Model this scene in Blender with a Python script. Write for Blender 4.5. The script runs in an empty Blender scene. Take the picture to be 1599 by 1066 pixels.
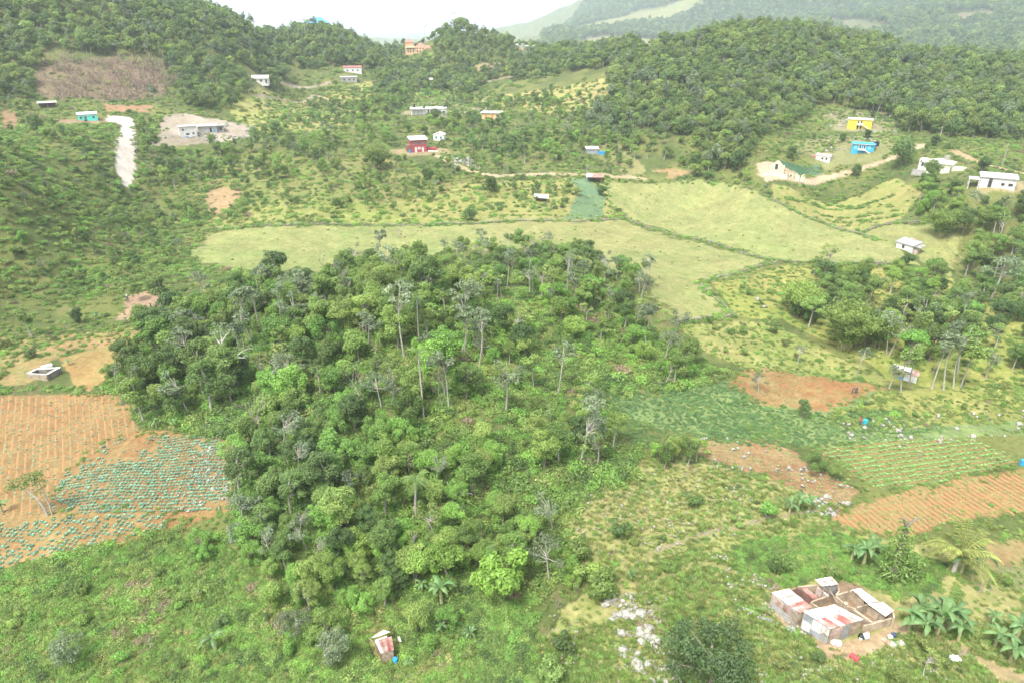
import bpy, math, random
import numpy as np
from mathutils import Vector, Matrix
random.seed(7); RN = np.random.default_rng(11)
sc = bpy.context.scene
COL = sc.collection
# ---------------------------------------------------------------- camera, sky, sun, exposure
cam_d = bpy.data.cameras.new('camera'); cam = bpy.data.objects.new('camera', cam_d); COL.objects.link(cam)
cam.location = (0, 0, 60); cam.rotation_euler = (math.radians(90 - 25.3), 0, 0)
cam_d.sensor_fit = 'HORIZONTAL'; cam_d.sensor_width = 36; cam_d.lens = 36 * 1066 / 1599
cam_d.clip_start = .5; cam_d.clip_end = 40000
sc.camera = cam
SUN_EL, SUN_AZ = math.radians(60), math.radians(-145)      # azimuth from +Y towards +X
world = bpy.data.worlds.new('World'); sc.world = world; world.use_nodes = True
wn = world.node_tree; wn.nodes.clear()
sky = wn.nodes.new('ShaderNodeTexSky'); sky.sky_type = 'NISHITA'; sky.sun_disc = False
sky.sun_elevation = SUN_EL; sky.sun_rotation = SUN_AZ; sky.dust_density = 3.0; sky.air_density = 1.0; sky.ozone_density = 1.0
hsv = wn.nodes.new('ShaderNodeHueSaturation'); hsv.inputs['Saturation'].default_value = .35   # thin cloud veil greys the blue
bg = wn.nodes.new('ShaderNodeBackground'); bg.inputs['Strength'].default_value = .12
wo = wn.nodes.new('ShaderNodeOutputWorld')
wn.links.new(sky.outputs[0], hsv.inputs['Color']); wn.links.new(hsv.outputs[0], bg.inputs[0]); wn.links.new(bg.outputs[0], wo.inputs[0])
sd = bpy.data.lights.new('sun', 'SUN'); sd.energy = 1.5; sd.angle = math.radians(10); sd.color = (1, .97, .92)
so = bpy.data.objects.new('sun', sd); COL.objects.link(so)
so.rotation_euler = (math.radians(90) - SUN_EL, 0, math.pi - SUN_AZ)
sc.view_settings.view_transform = 'Standard'; sc.view_settings.look = 'None'
sc.view_settings.exposure = 2.05; sc.view_settings.gamma = 1; sc.view_settings.use_curve_mapping = False
sc.cycles.max_bounces = 5; sc.cycles.diffuse_bounces = 3; sc.cycles.transmission_bounces = 3; sc.cycles.volume_bounces = 1
sc.cycles.use_denoising = True
# ---------------------------------------------------------------- terrain mathematics
F0 = 1066.0; PITCH = math.radians(25.3); CAMZ = 60.0
def ray(px, py):
    """horizontal unit direction, azimuth and slope (dz per metre of horizontal range) of a picture point"""
    x = (np.asarray(px, float) - 799.5) / F0; y = (533.0 - np.asarray(py, float)) / F0
    fy = math.cos(PITCH) + y * math.sin(PITCH); fz = -math.sin(PITCH) + y * math.cos(PITCH)
    r = np.sqrt(x * x + fy * fy)
    return np.arctan2(x, fy), fz / r
def project(X, Y, Z):
    c, s = math.cos(PITCH), math.sin(PITCH)
    dz = Z - CAMZ
    dep = Y * c - dz * s; up = Y * s + dz * c
    dep = np.where(dep < .1, .1, dep)
    return 799.5 + F0 * X / dep, 533 - F0 * up / dep, dep
# height controls: (px, py, z) | (px, py, 'D', range) | (px, 'Z', range, z)
CT = [(0,1066,-1),(400,1066,-1),(800,1066,-.5),(1200,1066,-.5),(1599,1066,0),(800,1400,0),(0,1400,-1),(1599,1400,0),
(-300,1066,-1),(1900,1066,0),(-300,760,3),(1900,760,2),(-300,500,12),(1900,500,5),(-300,300,30),(1900,300,14),
(0,900,1),(0,760,2),(0,620,3),(200,800,2),(200,640,3),(360,730,2.5),(300,950,-.5),(600,950,0),
(500,800,2.5),(650,700,5),(650,580,10),(450,560,7),(850,560,8),(300,560,5),(1000,560,5),(650,480,12.5),(850,480,10.5),(450,480,8),(650,400,4),(980,480,6),
(1060,540,4),(1100,450,3.5),(1150,600,2),(100,500,4),(250,480,4),(200,420,6),(100,400,10),(0,400,13),(0,300,24),(100,300,17),(200,300,11),(150,230,'D',262),(20,205,'D',285),
(400,400,4),(350,340,5),(600,340,5),(850,340,4),(1000,300,4),(1100,290,5),(1200,350,3),(1400,400,3),(1300,300,5),(1500,400,3),(1599,400,4),(1599,500,3),(1599,600,2),
(1400,600,2),(1200,700,1.5),(1599,750,2),(1400,800,1),(1000,800,1.5),(1000,950,0),(1300,950,0),(1550,950,.5),
(670,175,'D',350),(765,185,'D',342),(600,130,'D',440),(450,130,'D',430),(850,150,'D',380),(655,230,'D',290),(900,230,'D',285),(500,230,'D',290),(700,280,'D',245),(500,280,'D',245),
(850,100,'D',470),(720,100,'D',480),(450,190,'D',330),(550,190,'D',335),
(220,190,'D',320),(300,215,'D',300),(100,165,'D',335),(150,110,'D',370),(150,40,'D',405),(0,165,'D',335),(0,60,'D',395),(100,-40,'D',440),(0,-60,'D',450),(230,12,'D',430),(300,38,'D',425),(400,70,'D',445),(300,120,'D',365),(-300,-60,'D',450),
(500,50,'D',520),(500,110,'D',450),(440,65,'D',500),(580,82,'D',530),(650,80,'D',520),(710,55,'D',520),(800,75,'D',515),(870,92,'D',480),
(950,90,'D',430),(1050,62,'D',460),(1200,52,'D',450),(1300,62,'D',450),(1400,85,'D',460),(1500,97,'D',470),(1599,103,'D',480),(1900,110,'D',500),
(1200,150,'D',345),(1050,180,'D',315),(1400,150,'D',375),(1599,160,'D',375),(1340,200,'D',318),(1346,237,'D',288),(1210,275,'D',255),(1462,268,'D',262),(1556,292,'D',243),(1599,250,'D',285),(1100,262,'D',268),(950,160,'D',345),
(0,'Z',700,40),(250,'Z',700,20),(500,'Z',720,12),(700,'Z',720,12),(870,'Z',650,15),(1050,'Z',620,25),(1300,'Z',620,22),(1599,'Z',640,18),(1900,'Z',640,18),
(100,'Z',1500,-20),(500,'Z',1500,-20),(750,'Z',1500,-20),(100,'Z',4000,-50),(500,'Z',4000,-50),(750,'Z',4000,-50),
(0,'Z',9000,-70),(500,'Z',9000,-70),(900,'Z',9000,-70),(1300,'Z',9000,-30),(1700,'Z',9000,0),(-300,'Z',2000,0),(-300,'Z',9000,-50),
(900,88,'D',900),(1100,100,'D',950),(1300,104,'D',900),(1599,112,'D',860),(1300,75,'D',1250),(1300,30,'D',1700),(1300,0,'D',2050),(1300,-80,'D',3000),(1599,60,'D',1250),(1599,0,'D',1650),(1599,-90,'D',2600),(1900,-60,'D',2200),
(950,68,'D',1350),(950,30,'D',1900),(1050,40,'D',1800),(1050,-20,'D',2500),(860,47,'D',2600),(930,2,'D',2600),(1000,-38,'D',2800),(820,62,'D',2400),(900,'Z',4500,-50),(1050,'Z',5000,0)]
def _ctrl():
    U = []; Z = []
    for c in CT:
        if c[1] == 'Z':
            a, _ = ray(c[0], 60); U.append((a, math.log(c[2]))); Z.append(c[3])
        elif c[2] == 'D':
            a, s = ray(c[0], c[1]); U.append((a, math.log(c[3]))); Z.append(CAMZ + s * c[3])
        else:
            a, s = ray(c[0], c[1]); U.append((a, math.log((c[2] - CAMZ) / s))); Z.append(c[2])
    for a in (-1.15, 1.15):
        for d, z in ((30, 0), (60, 0), (120, 6), (250, 20), (500, 60), (1000, 60), (3000, 60), (9000, 0)):
            U.append((a, math.log(d))); Z.append(z)
    for a in (-.5, 0, .5): U.append((a, math.log(18))); Z.append(0)
    return np.array(U, float), np.array(Z, float)
_U, _Z = _ctrl()
_S = np.array([1.9, 1.0])
def _ker(P, Q):
    d = (P[:, None, :] - Q[None]) * _S
    return np.sqrt((d ** 2).sum(-1) + .08 ** 2)
def _fit():
    n = len(_U); K = _ker(_U, _U) - 1e-3 * np.eye(n) * -1
    A = np.zeros((n + 1, n + 1)); A[:n, :n] = K; A[n, :n] = 1; A[:n, n] = 1
    return np.linalg.solve(A, np.append(_Z, 0))
_W = _fit()
NA, ND = 361, 420
_A = np.linspace(-1.15, 1.15, NA); _L = np.linspace(math.log(18), math.log(9000), ND)
_T = np.empty((NA, ND))
for _i in range(NA):
    _T[_i] = _ker(np.stack([np.full(ND, _A[_i]), _L], 1), _U) @ _W[:-1] + _W[-1]
def _hash(ix, iy, s):
    h = (ix * 374761393 + iy * 668265263 + s * 1442695041) & 0xffffffff
    h = ((h ^ (h >> 13)) * 1274126177) & 0xffffffff
    return ((h ^ (h >> 16)) & 0xffff) / 65535.0
def vnoise(x, y, s=0):
    ix = np.floor(x).astype(np.int64); iy = np.floor(y).astype(np.int64)
    fx = x - ix; fy = y - iy; fx = fx * fx * (3 - 2 * fx); fy = fy * fy * (3 - 2 * fy)
    a = _hash(ix, iy, s); b = _hash(ix + 1, iy, s); c = _hash(ix, iy + 1, s); d = _hash(ix + 1, iy + 1, s)
    return (a + (b - a) * fx) * (1 - fy) + (c + (d - c) * fx) * fy
def fbm(x, y, s=0, o=4):
    r = 0; a = .5; t = 0
    for k in range(o):
        r = r + a * vnoise(x, y, s + k); t += a; x = x * 2.03 + 17.1; y = y * 2.03 + 5.3; a *= .5
    return r / t
def H(x, y, micro=True):
    x = np.asarray(x, float); y = np.asarray(y, float)
    r = np.clip(np.hypot(x, y), 18, 8999); a = np.clip(np.arctan2(x, y), -1.149, 1.149)
    u = (a + 1.15) / 2.3 * (NA - 1); v = (np.log(r) - _L[0]) / (_L[-1] - _L[0]) * (ND - 1)
    i = np.minimum(u.astype(int), NA - 2); j = np.minimum(v.astype(int), ND - 2); fu = u - i; fv = v - j
    z = (_T[i, j] * (1 - fu) + _T[i + 1, j] * fu) * (1 - fv) + (_T[i, j + 1] * (1 - fu) + _T[i + 1, j + 1] * fu) * fv
    if micro:
        z = z + (fbm(x / 22, y / 22, 5, 2) - .5) * 1.3 + (fbm(x / 4, y / 4, 9, 2) - .5) * .35
        far = np.clip((r - 700) / 800, 0, 1)
        z = z + far * (fbm(x / 330, y / 330, 31, 4) - .5) * 110 * np.clip((r - 800) / 1800, 0, 1)
    return z
def G(px, py, h=0.0):
    """ground point (x, y, z) under the sight line that passes h metres above the ground there"""
    px = np.atleast_1d(np.asarray(px, float)); py = np.atleast_1d(np.asarray(py, float))
    a, s = ray(px, py); D = np.exp(np.linspace(math.log(20), math.log(8500), 1500))
    X = np.sin(a)[:, None] * D; Y = np.cos(a)[:, None] * D
    hit = (CAMZ + s[:, None] * D) <= H(X, Y, False) + h + .0
    k = np.where(hit.any(1), hit.argmax(1), len(D) - 1)
    lo = D[np.maximum(k - 1, 0)]; hi = D[k]
    for _ in range(18):
        m = (lo + hi) / 2; b = (CAMZ + s * m) <= H(np.sin(a) * m, np.cos(a) * m) + h
        hi = np.where(b, m, hi); lo = np.where(b, lo, m)
    x = np.sin(a) * hi; y = np.cos(a) * hi
    return np.stack([x, y, H(x, y)], 1)
def g(px, py, h=0.0):
    p = G([px], [py], h)[0]; return float(p[0]), float(p[1]), float(p[2])
def inpoly(x, y, poly):
    x = np.asarray(x, float); y = np.asarray(y, float); c = np.zeros(x.shape, bool); n = len(poly)
    for i in range(n):
        x0, y0 = poly[i]; x1, y1 = poly[i - 1]
        if y0 == y1: continue
        t = (y0 > y) != (y1 > y)
        c ^= t & (x < (x1 - x0) * (y - y0) / (y1 - y0) + x0)
    return c
# ---------------------------------------------------------------- helpers
def tag(o, label=None, cat=None, group=None, kind=None):
    if label: o['label'] = label
    if cat: o['category'] = cat
    if group: o['group'] = group
    if kind: o['kind'] = kind
    return o
def link(name, me, parent=None, loc=None, rot=None, scale=None):
    o = bpy.data.objects.new(name, me); COL.objects.link(o)
    if parent: o.parent = parent
    if loc is not None: o.location = loc
    if rot is not None: o.rotation_euler = rot
    if scale is not None: o.scale = scale
    return o
def empty(name, loc=(0, 0, 0), rz=0, scale=1):
    return link(name, None, None, loc, (0, 0, rz), (scale,) * 3)
def quads(name, V, F, mats, midx=None, lv=None, col=None, smooth=False):
    """mesh from numpy arrays of vertices and four-sided faces"""
    V = np.ascontiguousarray(V, np.float32); F = np.ascontiguousarray(F, np.int32)
    me = bpy.data.meshes.new(name); me.vertices.add(len(V)); me.vertices.foreach_set('co', V.ravel())
    me.loops.add(F.size); me.loops.foreach_set('vertex_index', F.ravel())
    me.polygons.add(len(F)); me.polygons.foreach_set('loop_start', np.arange(len(F), dtype=np.int32) * 4)
    if midx is not None: me.polygons.foreach_set('material_index', np.asarray(midx, np.int32))
    me.polygons.foreach_set('use_smooth', np.full(len(F), bool(smooth)))
    me.update(calc_edges=True)
    for m in mats: me.materials.append(m)
    if lv is not None:
        a = me.attributes.new('lv', 'FLOAT', 'POINT'); a.data.foreach_set('value', np.asarray(lv, np.float32))
    if col is not None:
        a = me.attributes.new('tint', 'FLOAT_COLOR', 'POINT')
        a.data.foreach_set('color', np.concatenate([col, np.ones((len(col), 1))], 1).astype(np.float32).ravel())
    return me
class MB:
    """collects boxes, tubes and quads into one mesh"""
    def __init__(s): s.v = []; s.f = []; s.m = []; s.n = 0
    def add(s, V, F, m=0):
        V = np.asarray(V, float); F = np.asarray(F, int)
        s.v.append(V); s.f.append(F + s.n); s.m.append(np.full(len(F), m)); s.n += len(V); return s
    def box(s, x0, x1, y0, y1, z0, z1, m=0):
        V = [(x, y, z) for x in (x0, x1) for y in (y0, y1) for z in (z0, z1)]
        return s.add(V, [(0, 1, 3, 2), (4, 6, 7, 5), (0, 4, 5, 1), (2, 3, 7, 6), (0, 2, 6, 4), (1, 5, 7, 3)], m)
    def hexa(s, P, m=0):
        """P: 4 bottom then 4 top corners, anticlockwise from above"""
        return s.add(P, [(3, 2, 1, 0), (4, 5, 6, 7), (0, 1, 5, 4), (1, 2, 6, 5), (2, 3, 7, 6), (3, 0, 4, 7)], m)
    def tube(s, pts, rad, k=5, m=0):
        P = np.asarray(pts, float); n = len(P); R = np.broadcast_to(np.asarray(rad, float), (n,))
        T = np.gradient(P, axis=0); T /= np.linalg.norm(T, axis=1)[:, None] + 1e-9
        ref = np.where(np.abs(T[:, 2:3]) > .9, np.array([[1., 0, 0]]), np.array([[0, 0, 1.]]))
        A = np.cross(T, ref); A /= np.linalg.norm(A, axis=1)[:, None] + 1e-9; B = np.cross(T, A)
        an = np.arange(k) * 2 * math.pi / k
        V = P[:, None] + R[:, None, None] * (np.cos(an)[None, :, None] * A[:, None] + np.sin(an)[None, :, None] * B[:, None])
        i = np.arange(n - 1)[:, None] * k; j = np.arange(k)[None]; j2 = (j + 1) % k
        Fq = np.stack([i + j, i + j2, i + k + j2, i + k + j], -1).reshape(-1, 4)
        s.add(V.reshape(-1, 3), Fq, m)
        if k == 4 or True:
            s.cap(V[-1], m)
        return s
    def cap(s, ring, m):
        k = len(ring); c = ring.mean(0); V = np.vstack([ring, c])
        F = [(i, (i + 1) % k, k, k) for i in range(0, k)]
        # fan of quads over pairs of edges
        F = [(i, (i + 1) % k, (i + 2) % k, k) for i in range(0, k - 1, 2)]
        if k % 2: F.append((k - 1, 0, 1, k)) if k > 3 else None
        s.add(V, F, m)
    def arrays(s):
        return np.vstack(s.v), np.vstack(s.f), np.concatenate(s.m)
    def mesh(s, name, mats, smooth=False):
        V, F, M = s.arrays(); return quads(name, V, F, mats, M, smooth=smooth)
    def build(s, name, mats, parent=None, loc=None, rot=None, smooth=False):
        if not isinstance(mats, (list, tuple)): mats = [mats]
        return link(name, s.mesh(name, mats, smooth), parent, loc, rot)
# ---------------------------------------------------------------- materials
def new_mat(name):
    m = bpy.data.materials.new(name); m.use_nodes = True; nt = m.node_tree; nt.nodes.clear()
    return m, nt, nt.nodes.new('ShaderNodeOutputMaterial')
def N(nt, t, **kw):
    n = nt.nodes.new(t)
    for k, v in kw.items():
        if k in n.inputs.keys(): n.inputs[k].default_value = v
        else: setattr(n, k, v)
    return n
def mixc(nt, fac, a, b, mode='MIX'):
    n = nt.nodes.new('ShaderNodeMix'); n.data_type = 'RGBA'; n.blend_type = mode
    for s, v in ((0, fac), (6, a), (7, b)):
        if hasattr(v, 'is_output'): nt.links.new(v, n.inputs[s])
        elif s: n.inputs[s].default_value = (*v, 1) if len(v) == 3 else v
        else: n.inputs[s].default_value = v
    return n.outputs[2]
def rng(nt, v, a, b, c, d):
    n = nt.nodes.new('ShaderNodeMapRange'); nt.links.new(v, n.inputs[0])
    for i, k in enumerate((a, b, c, d)): n.inputs[i + 1].default_value = k
    return n.outputs[0]
def mulf(nt, a, b):
    n = nt.nodes.new('ShaderNodeMath'); n.operation = 'MULTIPLY'
    for i, v in enumerate((a, b)):
        if hasattr(v, 'is_output'): nt.links.new(v, n.inputs[i])
        else: n.inputs[i].default_value = v
    return n.outputs[0]
def leaf_mat(name, c1, c2, c3, trans=.34, lo=.52, hi=1.36):
    """foliage: each plant its own hue between c1 and c2, drifting to c3 over tens of metres, each leaf its own value"""
    c1, c2, c3 = [(c[0] * 1.36, c[1] * 1.38, c[2] * 1.24) for c in (c1, c2, c3)]
    m, nt, out = new_mat(name)
    oi = nt.nodes.new('ShaderNodeObjectInfo'); at = N(nt, 'ShaderNodeAttribute', attribute_name='lv')
    ge = nt.nodes.new('ShaderNodeNewGeometry')
    no = N(nt, 'ShaderNodeTexNoise', Scale=.035, Detail=3.0); nt.links.new(ge.outputs['Position'], no.inputs['Vector'])
    c = mixc(nt, oi.outputs['Random'], c1, c2)
    c = mixc(nt, rng(nt, no.outputs[0], .45, .68, 0, .75), c, c3)
    v = rng(nt, at.outputs['Fac'], 0, 1, lo, hi)
    # second random from the first, for value
    w = N(nt, 'ShaderNodeTexWhiteNoise', noise_dimensions='1D'); nt.links.new(oi.outputs['Random'], w.inputs['W'])
    v = mulf(nt, v, rng(nt, w.outputs[0], 0, 1, .72, 1.25))
    vm = N(nt, 'ShaderNodeVectorMath', operation='SCALE'); nt.links.new(c, vm.inputs[0]); nt.links.new(v, vm.inputs['Scale'])
    d = N(nt, 'ShaderNodeBsdfPrincipled', Roughness=.5); d.inputs['Specular IOR Level'].default_value = .35
    t = N(nt, 'ShaderNodeBsdfTranslucent')
    nt.links.new(vm.outputs[0], d.inputs['Base Color'])
    vt = N(nt, 'ShaderNodeVectorMath', operation='MULTIPLY'); vt.inputs[1].default_value = (1.15, 1.25, .7)
    nt.links.new(vm.outputs[0], vt.inputs[0]); nt.links.new(vt.outputs[0], t.inputs[0])
    mx = N(nt, 'ShaderNodeMixShader', Fac=trans); nt.links.new(d.outputs[0], mx.inputs[1]); nt.links.new(t.outputs[0], mx.inputs[2])
    nt.links.new(mx.outputs[0], out.inputs[0]); return m
def solid(name, c, c2=None, scale=3.0, rough=.85, bump=.0, spec=.3, detail=6.0, lo=.42, hi=.62, metal=0, stretch=None):
    """a plain surface with weathering between two colours"""
    m, nt, out = new_mat(name); p = N(nt, 'ShaderNodeBsdfPrincipled', Roughness=rough, Metallic=metal)
    p.inputs['Specular IOR Level'].default_value = spec
    tc = nt.nodes.new('ShaderNodeTexCoord'); v = tc.outputs['Object']
    if stretch:
        mp = nt.nodes.new('ShaderNodeMapping'); mp.inputs['Scale'].default_value = stretch; nt.links.new(v, mp.inputs[0]); v = mp.outputs[0]
    n = N(nt, 'ShaderNodeTexNoise', Scale=scale, Detail=detail, Roughness=.65); nt.links.new(v, n.inputs['Vector'])
    oi = nt.nodes.new('ShaderNodeObjectInfo')
    c2 = c2 or tuple(k * .7 for k in c)
    cc = mixc(nt, rng(nt, n.outputs[0], lo, hi, 0, 1), c, c2)
    vm = N(nt, 'ShaderNodeVectorMath', operation='SCALE'); nt.links.new(cc, vm.inputs[0])
    nt.links.new(rng(nt, oi.outputs['Random'], 0, 1, .88, 1.1), vm.inputs['Scale'])
    nt.links.new(vm.outputs[0], p.inputs['Base Color'])
    if bump:
        b = N(nt, 'ShaderNodeBump', Strength=bump, Distance=.1); nt.links.new(n.outputs[0], b.inputs['Height']); nt.links.new(b.outputs[0], p.inputs['Normal'])
    nt.links.new(p.outputs[0], out.inputs[0]); return m
M = {}
#                     one plant         other plant         drift
M['dark']   = leaf_mat('foliage_dark',   (.060, .105, .034), (.095, .140, .038), (.075, .120, .045))
M['mid']    = leaf_mat('foliage_mid',    (.100, .165, .040), (.140, .195, .052), (.095, .145, .055))
M['light']  = leaf_mat('foliage_light',  (.150, .230, .050), (.190, .240, .070), (.120, .190, .060))
M['bright'] = leaf_mat('foliage_bright', (.125, .225, .040), (.155, .235, .045), (.120, .210, .045))
M['grey']   = leaf_mat('foliage_grey',   (.120, .155, .090), (.160, .190, .120), (.110, .150, .095))
M['olive']  = leaf_mat('foliage_olive',  (.140, .185, .055), (.175, .195, .065), (.140, .190, .058))
M['far']    = leaf_mat('foliage_far',    (.085, .135, .042), (.175, .215, .062), (.130, .185, .054), lo=.55, hi=1.3)
M['weed']   = leaf_mat('foliage_weed',   (.130, .215, .055), (.190, .240, .072), (.120, .200, .052))
M['vine']   = leaf_mat('foliage_vine',   (.120, .230, .050), (.160, .260, .055), (.130, .230, .060))
M['straw']  = leaf_mat('foliage_straw',  (.270, .260, .120), (.235, .255, .095), (.215, .245, .090))
M['deep']   = leaf_mat('foliage_deep', (.070, .120, .045), (.085, .135, .050), (.075, .120, .050))
M['bean']   = leaf_mat('foliage_bean', (.090, .165, .062), (.115, .190, .070), (.100, .175, .065))
M['pgrass'] = leaf_mat('foliage_pasture', (.155, .200, .072), (.185, .205, .080), (.150, .200, .070), lo=.85, hi=1.15)
M['dead']   = leaf_mat('foliage_dead',   (.170, .135, .085), (.140, .110, .070), (.150, .130, .080), trans=.1)
M['cabbage']= leaf_mat('foliage_cabbage',(.095, .185, .130), (.125, .220, .165), (.105, .200, .140), trans=.2)
M['crop']   = leaf_mat('foliage_crop',   (.110, .200, .060), (.150, .230, .080), (.120, .210, .070), trans=.2)
M['banana'] = leaf_mat('foliage_banana', (.085, .155, .060), (.115, .180, .065), (.085, .155, .060))
M['palm']   = leaf_mat('foliage_palm',   (.100, .165, .050), (.140, .190, .060), (.110, .170, .060))
M['gold']   = leaf_mat('foliage_gold',   (.21, .215, .060), (.19, .21, .065), (.19, .21, .060))
M['bamboo'] = leaf_mat('foliage_bamboo', (.170, .235, .062), (.200, .255, .075), (.180, .240, .062))
M['bark']   = solid('bark_brown', (.20, .165, .125), (.13, .11, .085), 6)
M['pale']   = solid('bark_pale', (.36, .33, .28), (.24, .22, .18), 5)
M['deadwood'] = solid('dead_wood', (.29, .26, .22), (.19, .17, .14), 6)
M['rock']   = solid('limestone', (.33, .315, .27), (.14, .135, .11), 2.5, bump=.6)
M['stone']  = solid('field_stone', (.22, .20, .145), (.12, .125, .07), 2.0, bump=.4)
# ---------------------------------------------------------------- plants: meshes
def rdir(n, up=0.0):
    d = RN.normal(size=(n, 3)); d[:, 2] += up; return d / np.linalg.norm(d, axis=1)[:, None]
def leaves(P, Nn, size, asp=.6, droop=0.0):
    """one leaf-like rhombus per point, lying across the normals Nn"""
    n = len(P); R = rdir(n); T = np.cross(Nn, R); T /= np.linalg.norm(T, axis=1)[:, None] + 1e-9; B = np.cross(Nn, T)
    if droop: T[:, 2] -= droop; T /= np.linalg.norm(T, axis=1)[:, None] + 1e-9
    s = (size * RN.uniform(.6, 1.35, n))[:, None] * .5
    V = np.stack([P - T * s, P + B * s * asp + Nn * s * .15, P + T * s, P - B * s * asp + Nn * s * .15], 1).reshape(-1, 3)
    F = np.arange(4 * n).reshape(-1, 4)
    lv = np.repeat(RN.uniform(0, 1, n), 4)
    return V, F, lv
def blob_leaves(C, R, per, size, squash=.75, up=.35, asp=.6, droop=0.0):
    Vs, Fs, Ls, k = [], [], [], 0
    for c, r in zip(C, R):
        n = max(12, int(per * r * r)); d = rdir(n, up)
        rr = r * RN.uniform(.25, 1, n) ** .38 * (1 + .18 * np.sin(d[:, 0] * 5 + c[0]) * np.sin(d[:, 1] * 5))
        P = c + d * rr[:, None] * np.array([1, 1, squash])
        nn = d * .75 + rdir(n) * .75 + np.array([0, 0, .45]); nn /= np.linalg.norm(nn, axis=1)[:, None]
        V, F, L = leaves(P, nn, size, asp, droop)
        L = np.clip(L * .8 + RN.uniform(0, .2), 0, 1)
        Vs.append(V); Fs.append(F + k); Ls.append(L); k += len(V)
    return np.vstack(Vs), np.vstack(Fs), np.concatenate(Ls)
def limbs(mb, base, top, C, r0, bend=.25, m=0, k=5):
    """a bent tapering trunk and a limb to each clump"""
    base = np.array(base, float); top = np.array(top, float)
    t = np.linspace(0, 1, 7)[:, None]; off = RN.normal(size=3) * bend; off[2] = 0
    P = base + (top - base) * t + np.sin(t * math.pi) * off
    P[0] -= (0, 0, .6)
    mb.tube(P, r0 * (1 - .62 * t[:, 0]) * np.where(t[:, 0] == 0, 1.5, 1), k + 1, m)
    for c in C:
        s = min(.95, max(.3, .35 + .5 * (c[2] - base[2]) / max(.1, top[2] - base[2]) * RN.uniform(.6, .9)))
        p0 = base + (top - base) * s + math.sin(s * math.pi) * off
        mid = (p0 + c) / 2 + np.array([0, 0, -.10 * np.linalg.norm(c - p0)]) + RN.normal(size=3) * .15
        q = np.linspace(0, 1, 5)[:, None]
        Q = p0 * (1 - q) ** 2 + 2 * mid * q * (1 - q) + c * q ** 2
        mb.tube(Q, r0 * .42 * (1 - .75 * q[:, 0]), 4, m)
def tree_pair(h, cr, cb, nb, br, per, ls, r0, leafm, barkm, squash=.75, top=.78, droop=0, asp=.6, flat=1.0, lean=.4, limb_n=None):
    """crown and trunk meshes of one tree; h height, cr crown radius, cb height of the crown's foot, nb clumps of radius br"""
    ch = (h - cb) / 2; C = []; R = []
    for i in range(nb):
        d = rdir(1, .25)[0]; q = RN.uniform(.35, 1) ** .5
        C.append(np.array([d[0] * cr * q * .8, d[1] * cr * q * .8, cb + ch + d[2] * ch * q * .75 * flat])); R.append(br * RN.uniform(.65, 1.25))
    C = np.array(C); lx, ly = RN.normal(size=2) * lean; C[:, :2] += (lx, ly)
    C[:, 2] += RN.normal(size=nb) * .15
    V, F, L = blob_leaves(C, R, per, ls, squash, asp=asp, droop=droop)
    crown = quads('crown', V, F, [leafm], lv=L)
    mb = MB(); sel = C if limb_n is None else C[RN.permutation(nb)[:limb_n]]
    limbs(mb, (0, 0, 0), (lx * .8, ly * .8, h * top), sel, r0, bend=.3)
    return crown, mb.mesh('trunk', [barkm])
def joined(pairs_mesh, name):
    """crown and trunk in one mesh, for trees too small to show parts"""
    out = bpy.data.meshes.new(name); import bmesh
    bm = bmesh.new(); mats = []; 
    for me in pairs_mesh:
        n0 = len(bm.faces); bm.from_mesh(me); bm.faces.ensure_lookup_table()
        for f in bm.faces[n0:]: f.material_index = len(mats)
        mats.append(me.materials[0])
    bm.to_mesh(out); bm.free()
    for m_ in mats: out.materials.append(m_)
    return out
PR = {}     # species -> list of (crown, trunk, height)
def sp(name, n, *hs, **kw):
    PR[name] = []
    for i in range(n):
        c, t = kw['fn'](i); PR[name].append((c, t))
sp('broadleaf', 6, fn=lambda i: tree_pair([9, 8.2, 9.6, 8, 8.8, 7.6][i], [2.9, 2.4, 2.2, 2.9, 2.6, 3.1][i], [2.4, 1.8, 3, 1.6, 2.2, 1.4][i], [15, 17, 13, 14, 19, 16][i], [1.15, .95, 1.1, 1.2, .85, 1.0][i], [330, 390, 320, 330, 450, 360][i], [.29, .25, .30, .28, .23, .27][i], .19, M[['mid', 'light', 'mid', 'dark', 'light', 'vine'][i]], M['bark' if i % 2 else 'pale'], squash=.7))
sp('round', 3, fn=lambda i: tree_pair(6.5, 2.6, 1.2, 12, 1.35, 210, .36, .22, M['dark'], M['bark'], squash=.85))
sp('slender', 5, fn=lambda i: tree_pair([11, 10, 12, 9.5, 11.5][i], [2.3, 1.8, 2.6, 2.0, 1.6][i], [6, 5, 7, 4.2, 7.5][i], [9, 8, 10, 9, 6][i], [.85, .8, .8, .9, .85][i], 125, .40, .13, M[['grey', 'mid', 'grey', 'light', 'grey'][i]], M['pale'], squash=.5, top=.9, flat=.8, lean=.7))
sp('vine', 5, fn=lambda i: tree_pair([6, 5, 6.5, 5.5, 4.6][i], [2.2, 2.6, 1.8, 2.8, 2.4][i], .1, [14, 15, 12, 17, 13][i], [1.0, .85, 1.1, .8, .95][i], [440, 500, 420, 540, 470][i], [.25, .22, .27, .21, .24][i], .16, M[['vine', 'mid', 'light', 'vine', 'light'][i]], M['bark'], squash=1.0, droop=.3, lean=.6))
sp('sparse', 4, fn=lambda i: tree_pair([8.5, 7.5, 9.5, 8][i], [3.0, 2.6, 2.8, 3.3][i], [2.6, 2, 3.6, 2.4][i], [15, 14, 16, 15][i], .72, 95, .34, .16, M[['grey', 'olive', 'grey', 'light'][i]], M['pale'], squash=.55, lean=.7))
sp('bush', 5, fn=lambda i: tree_pair(2.2, 1.2, .1, 6, .62, 620, .24, .06, M[['mid', 'light', 'dark', 'vine', 'olive'][i]], M['bark'], squash=.85, lean=.1))
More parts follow.
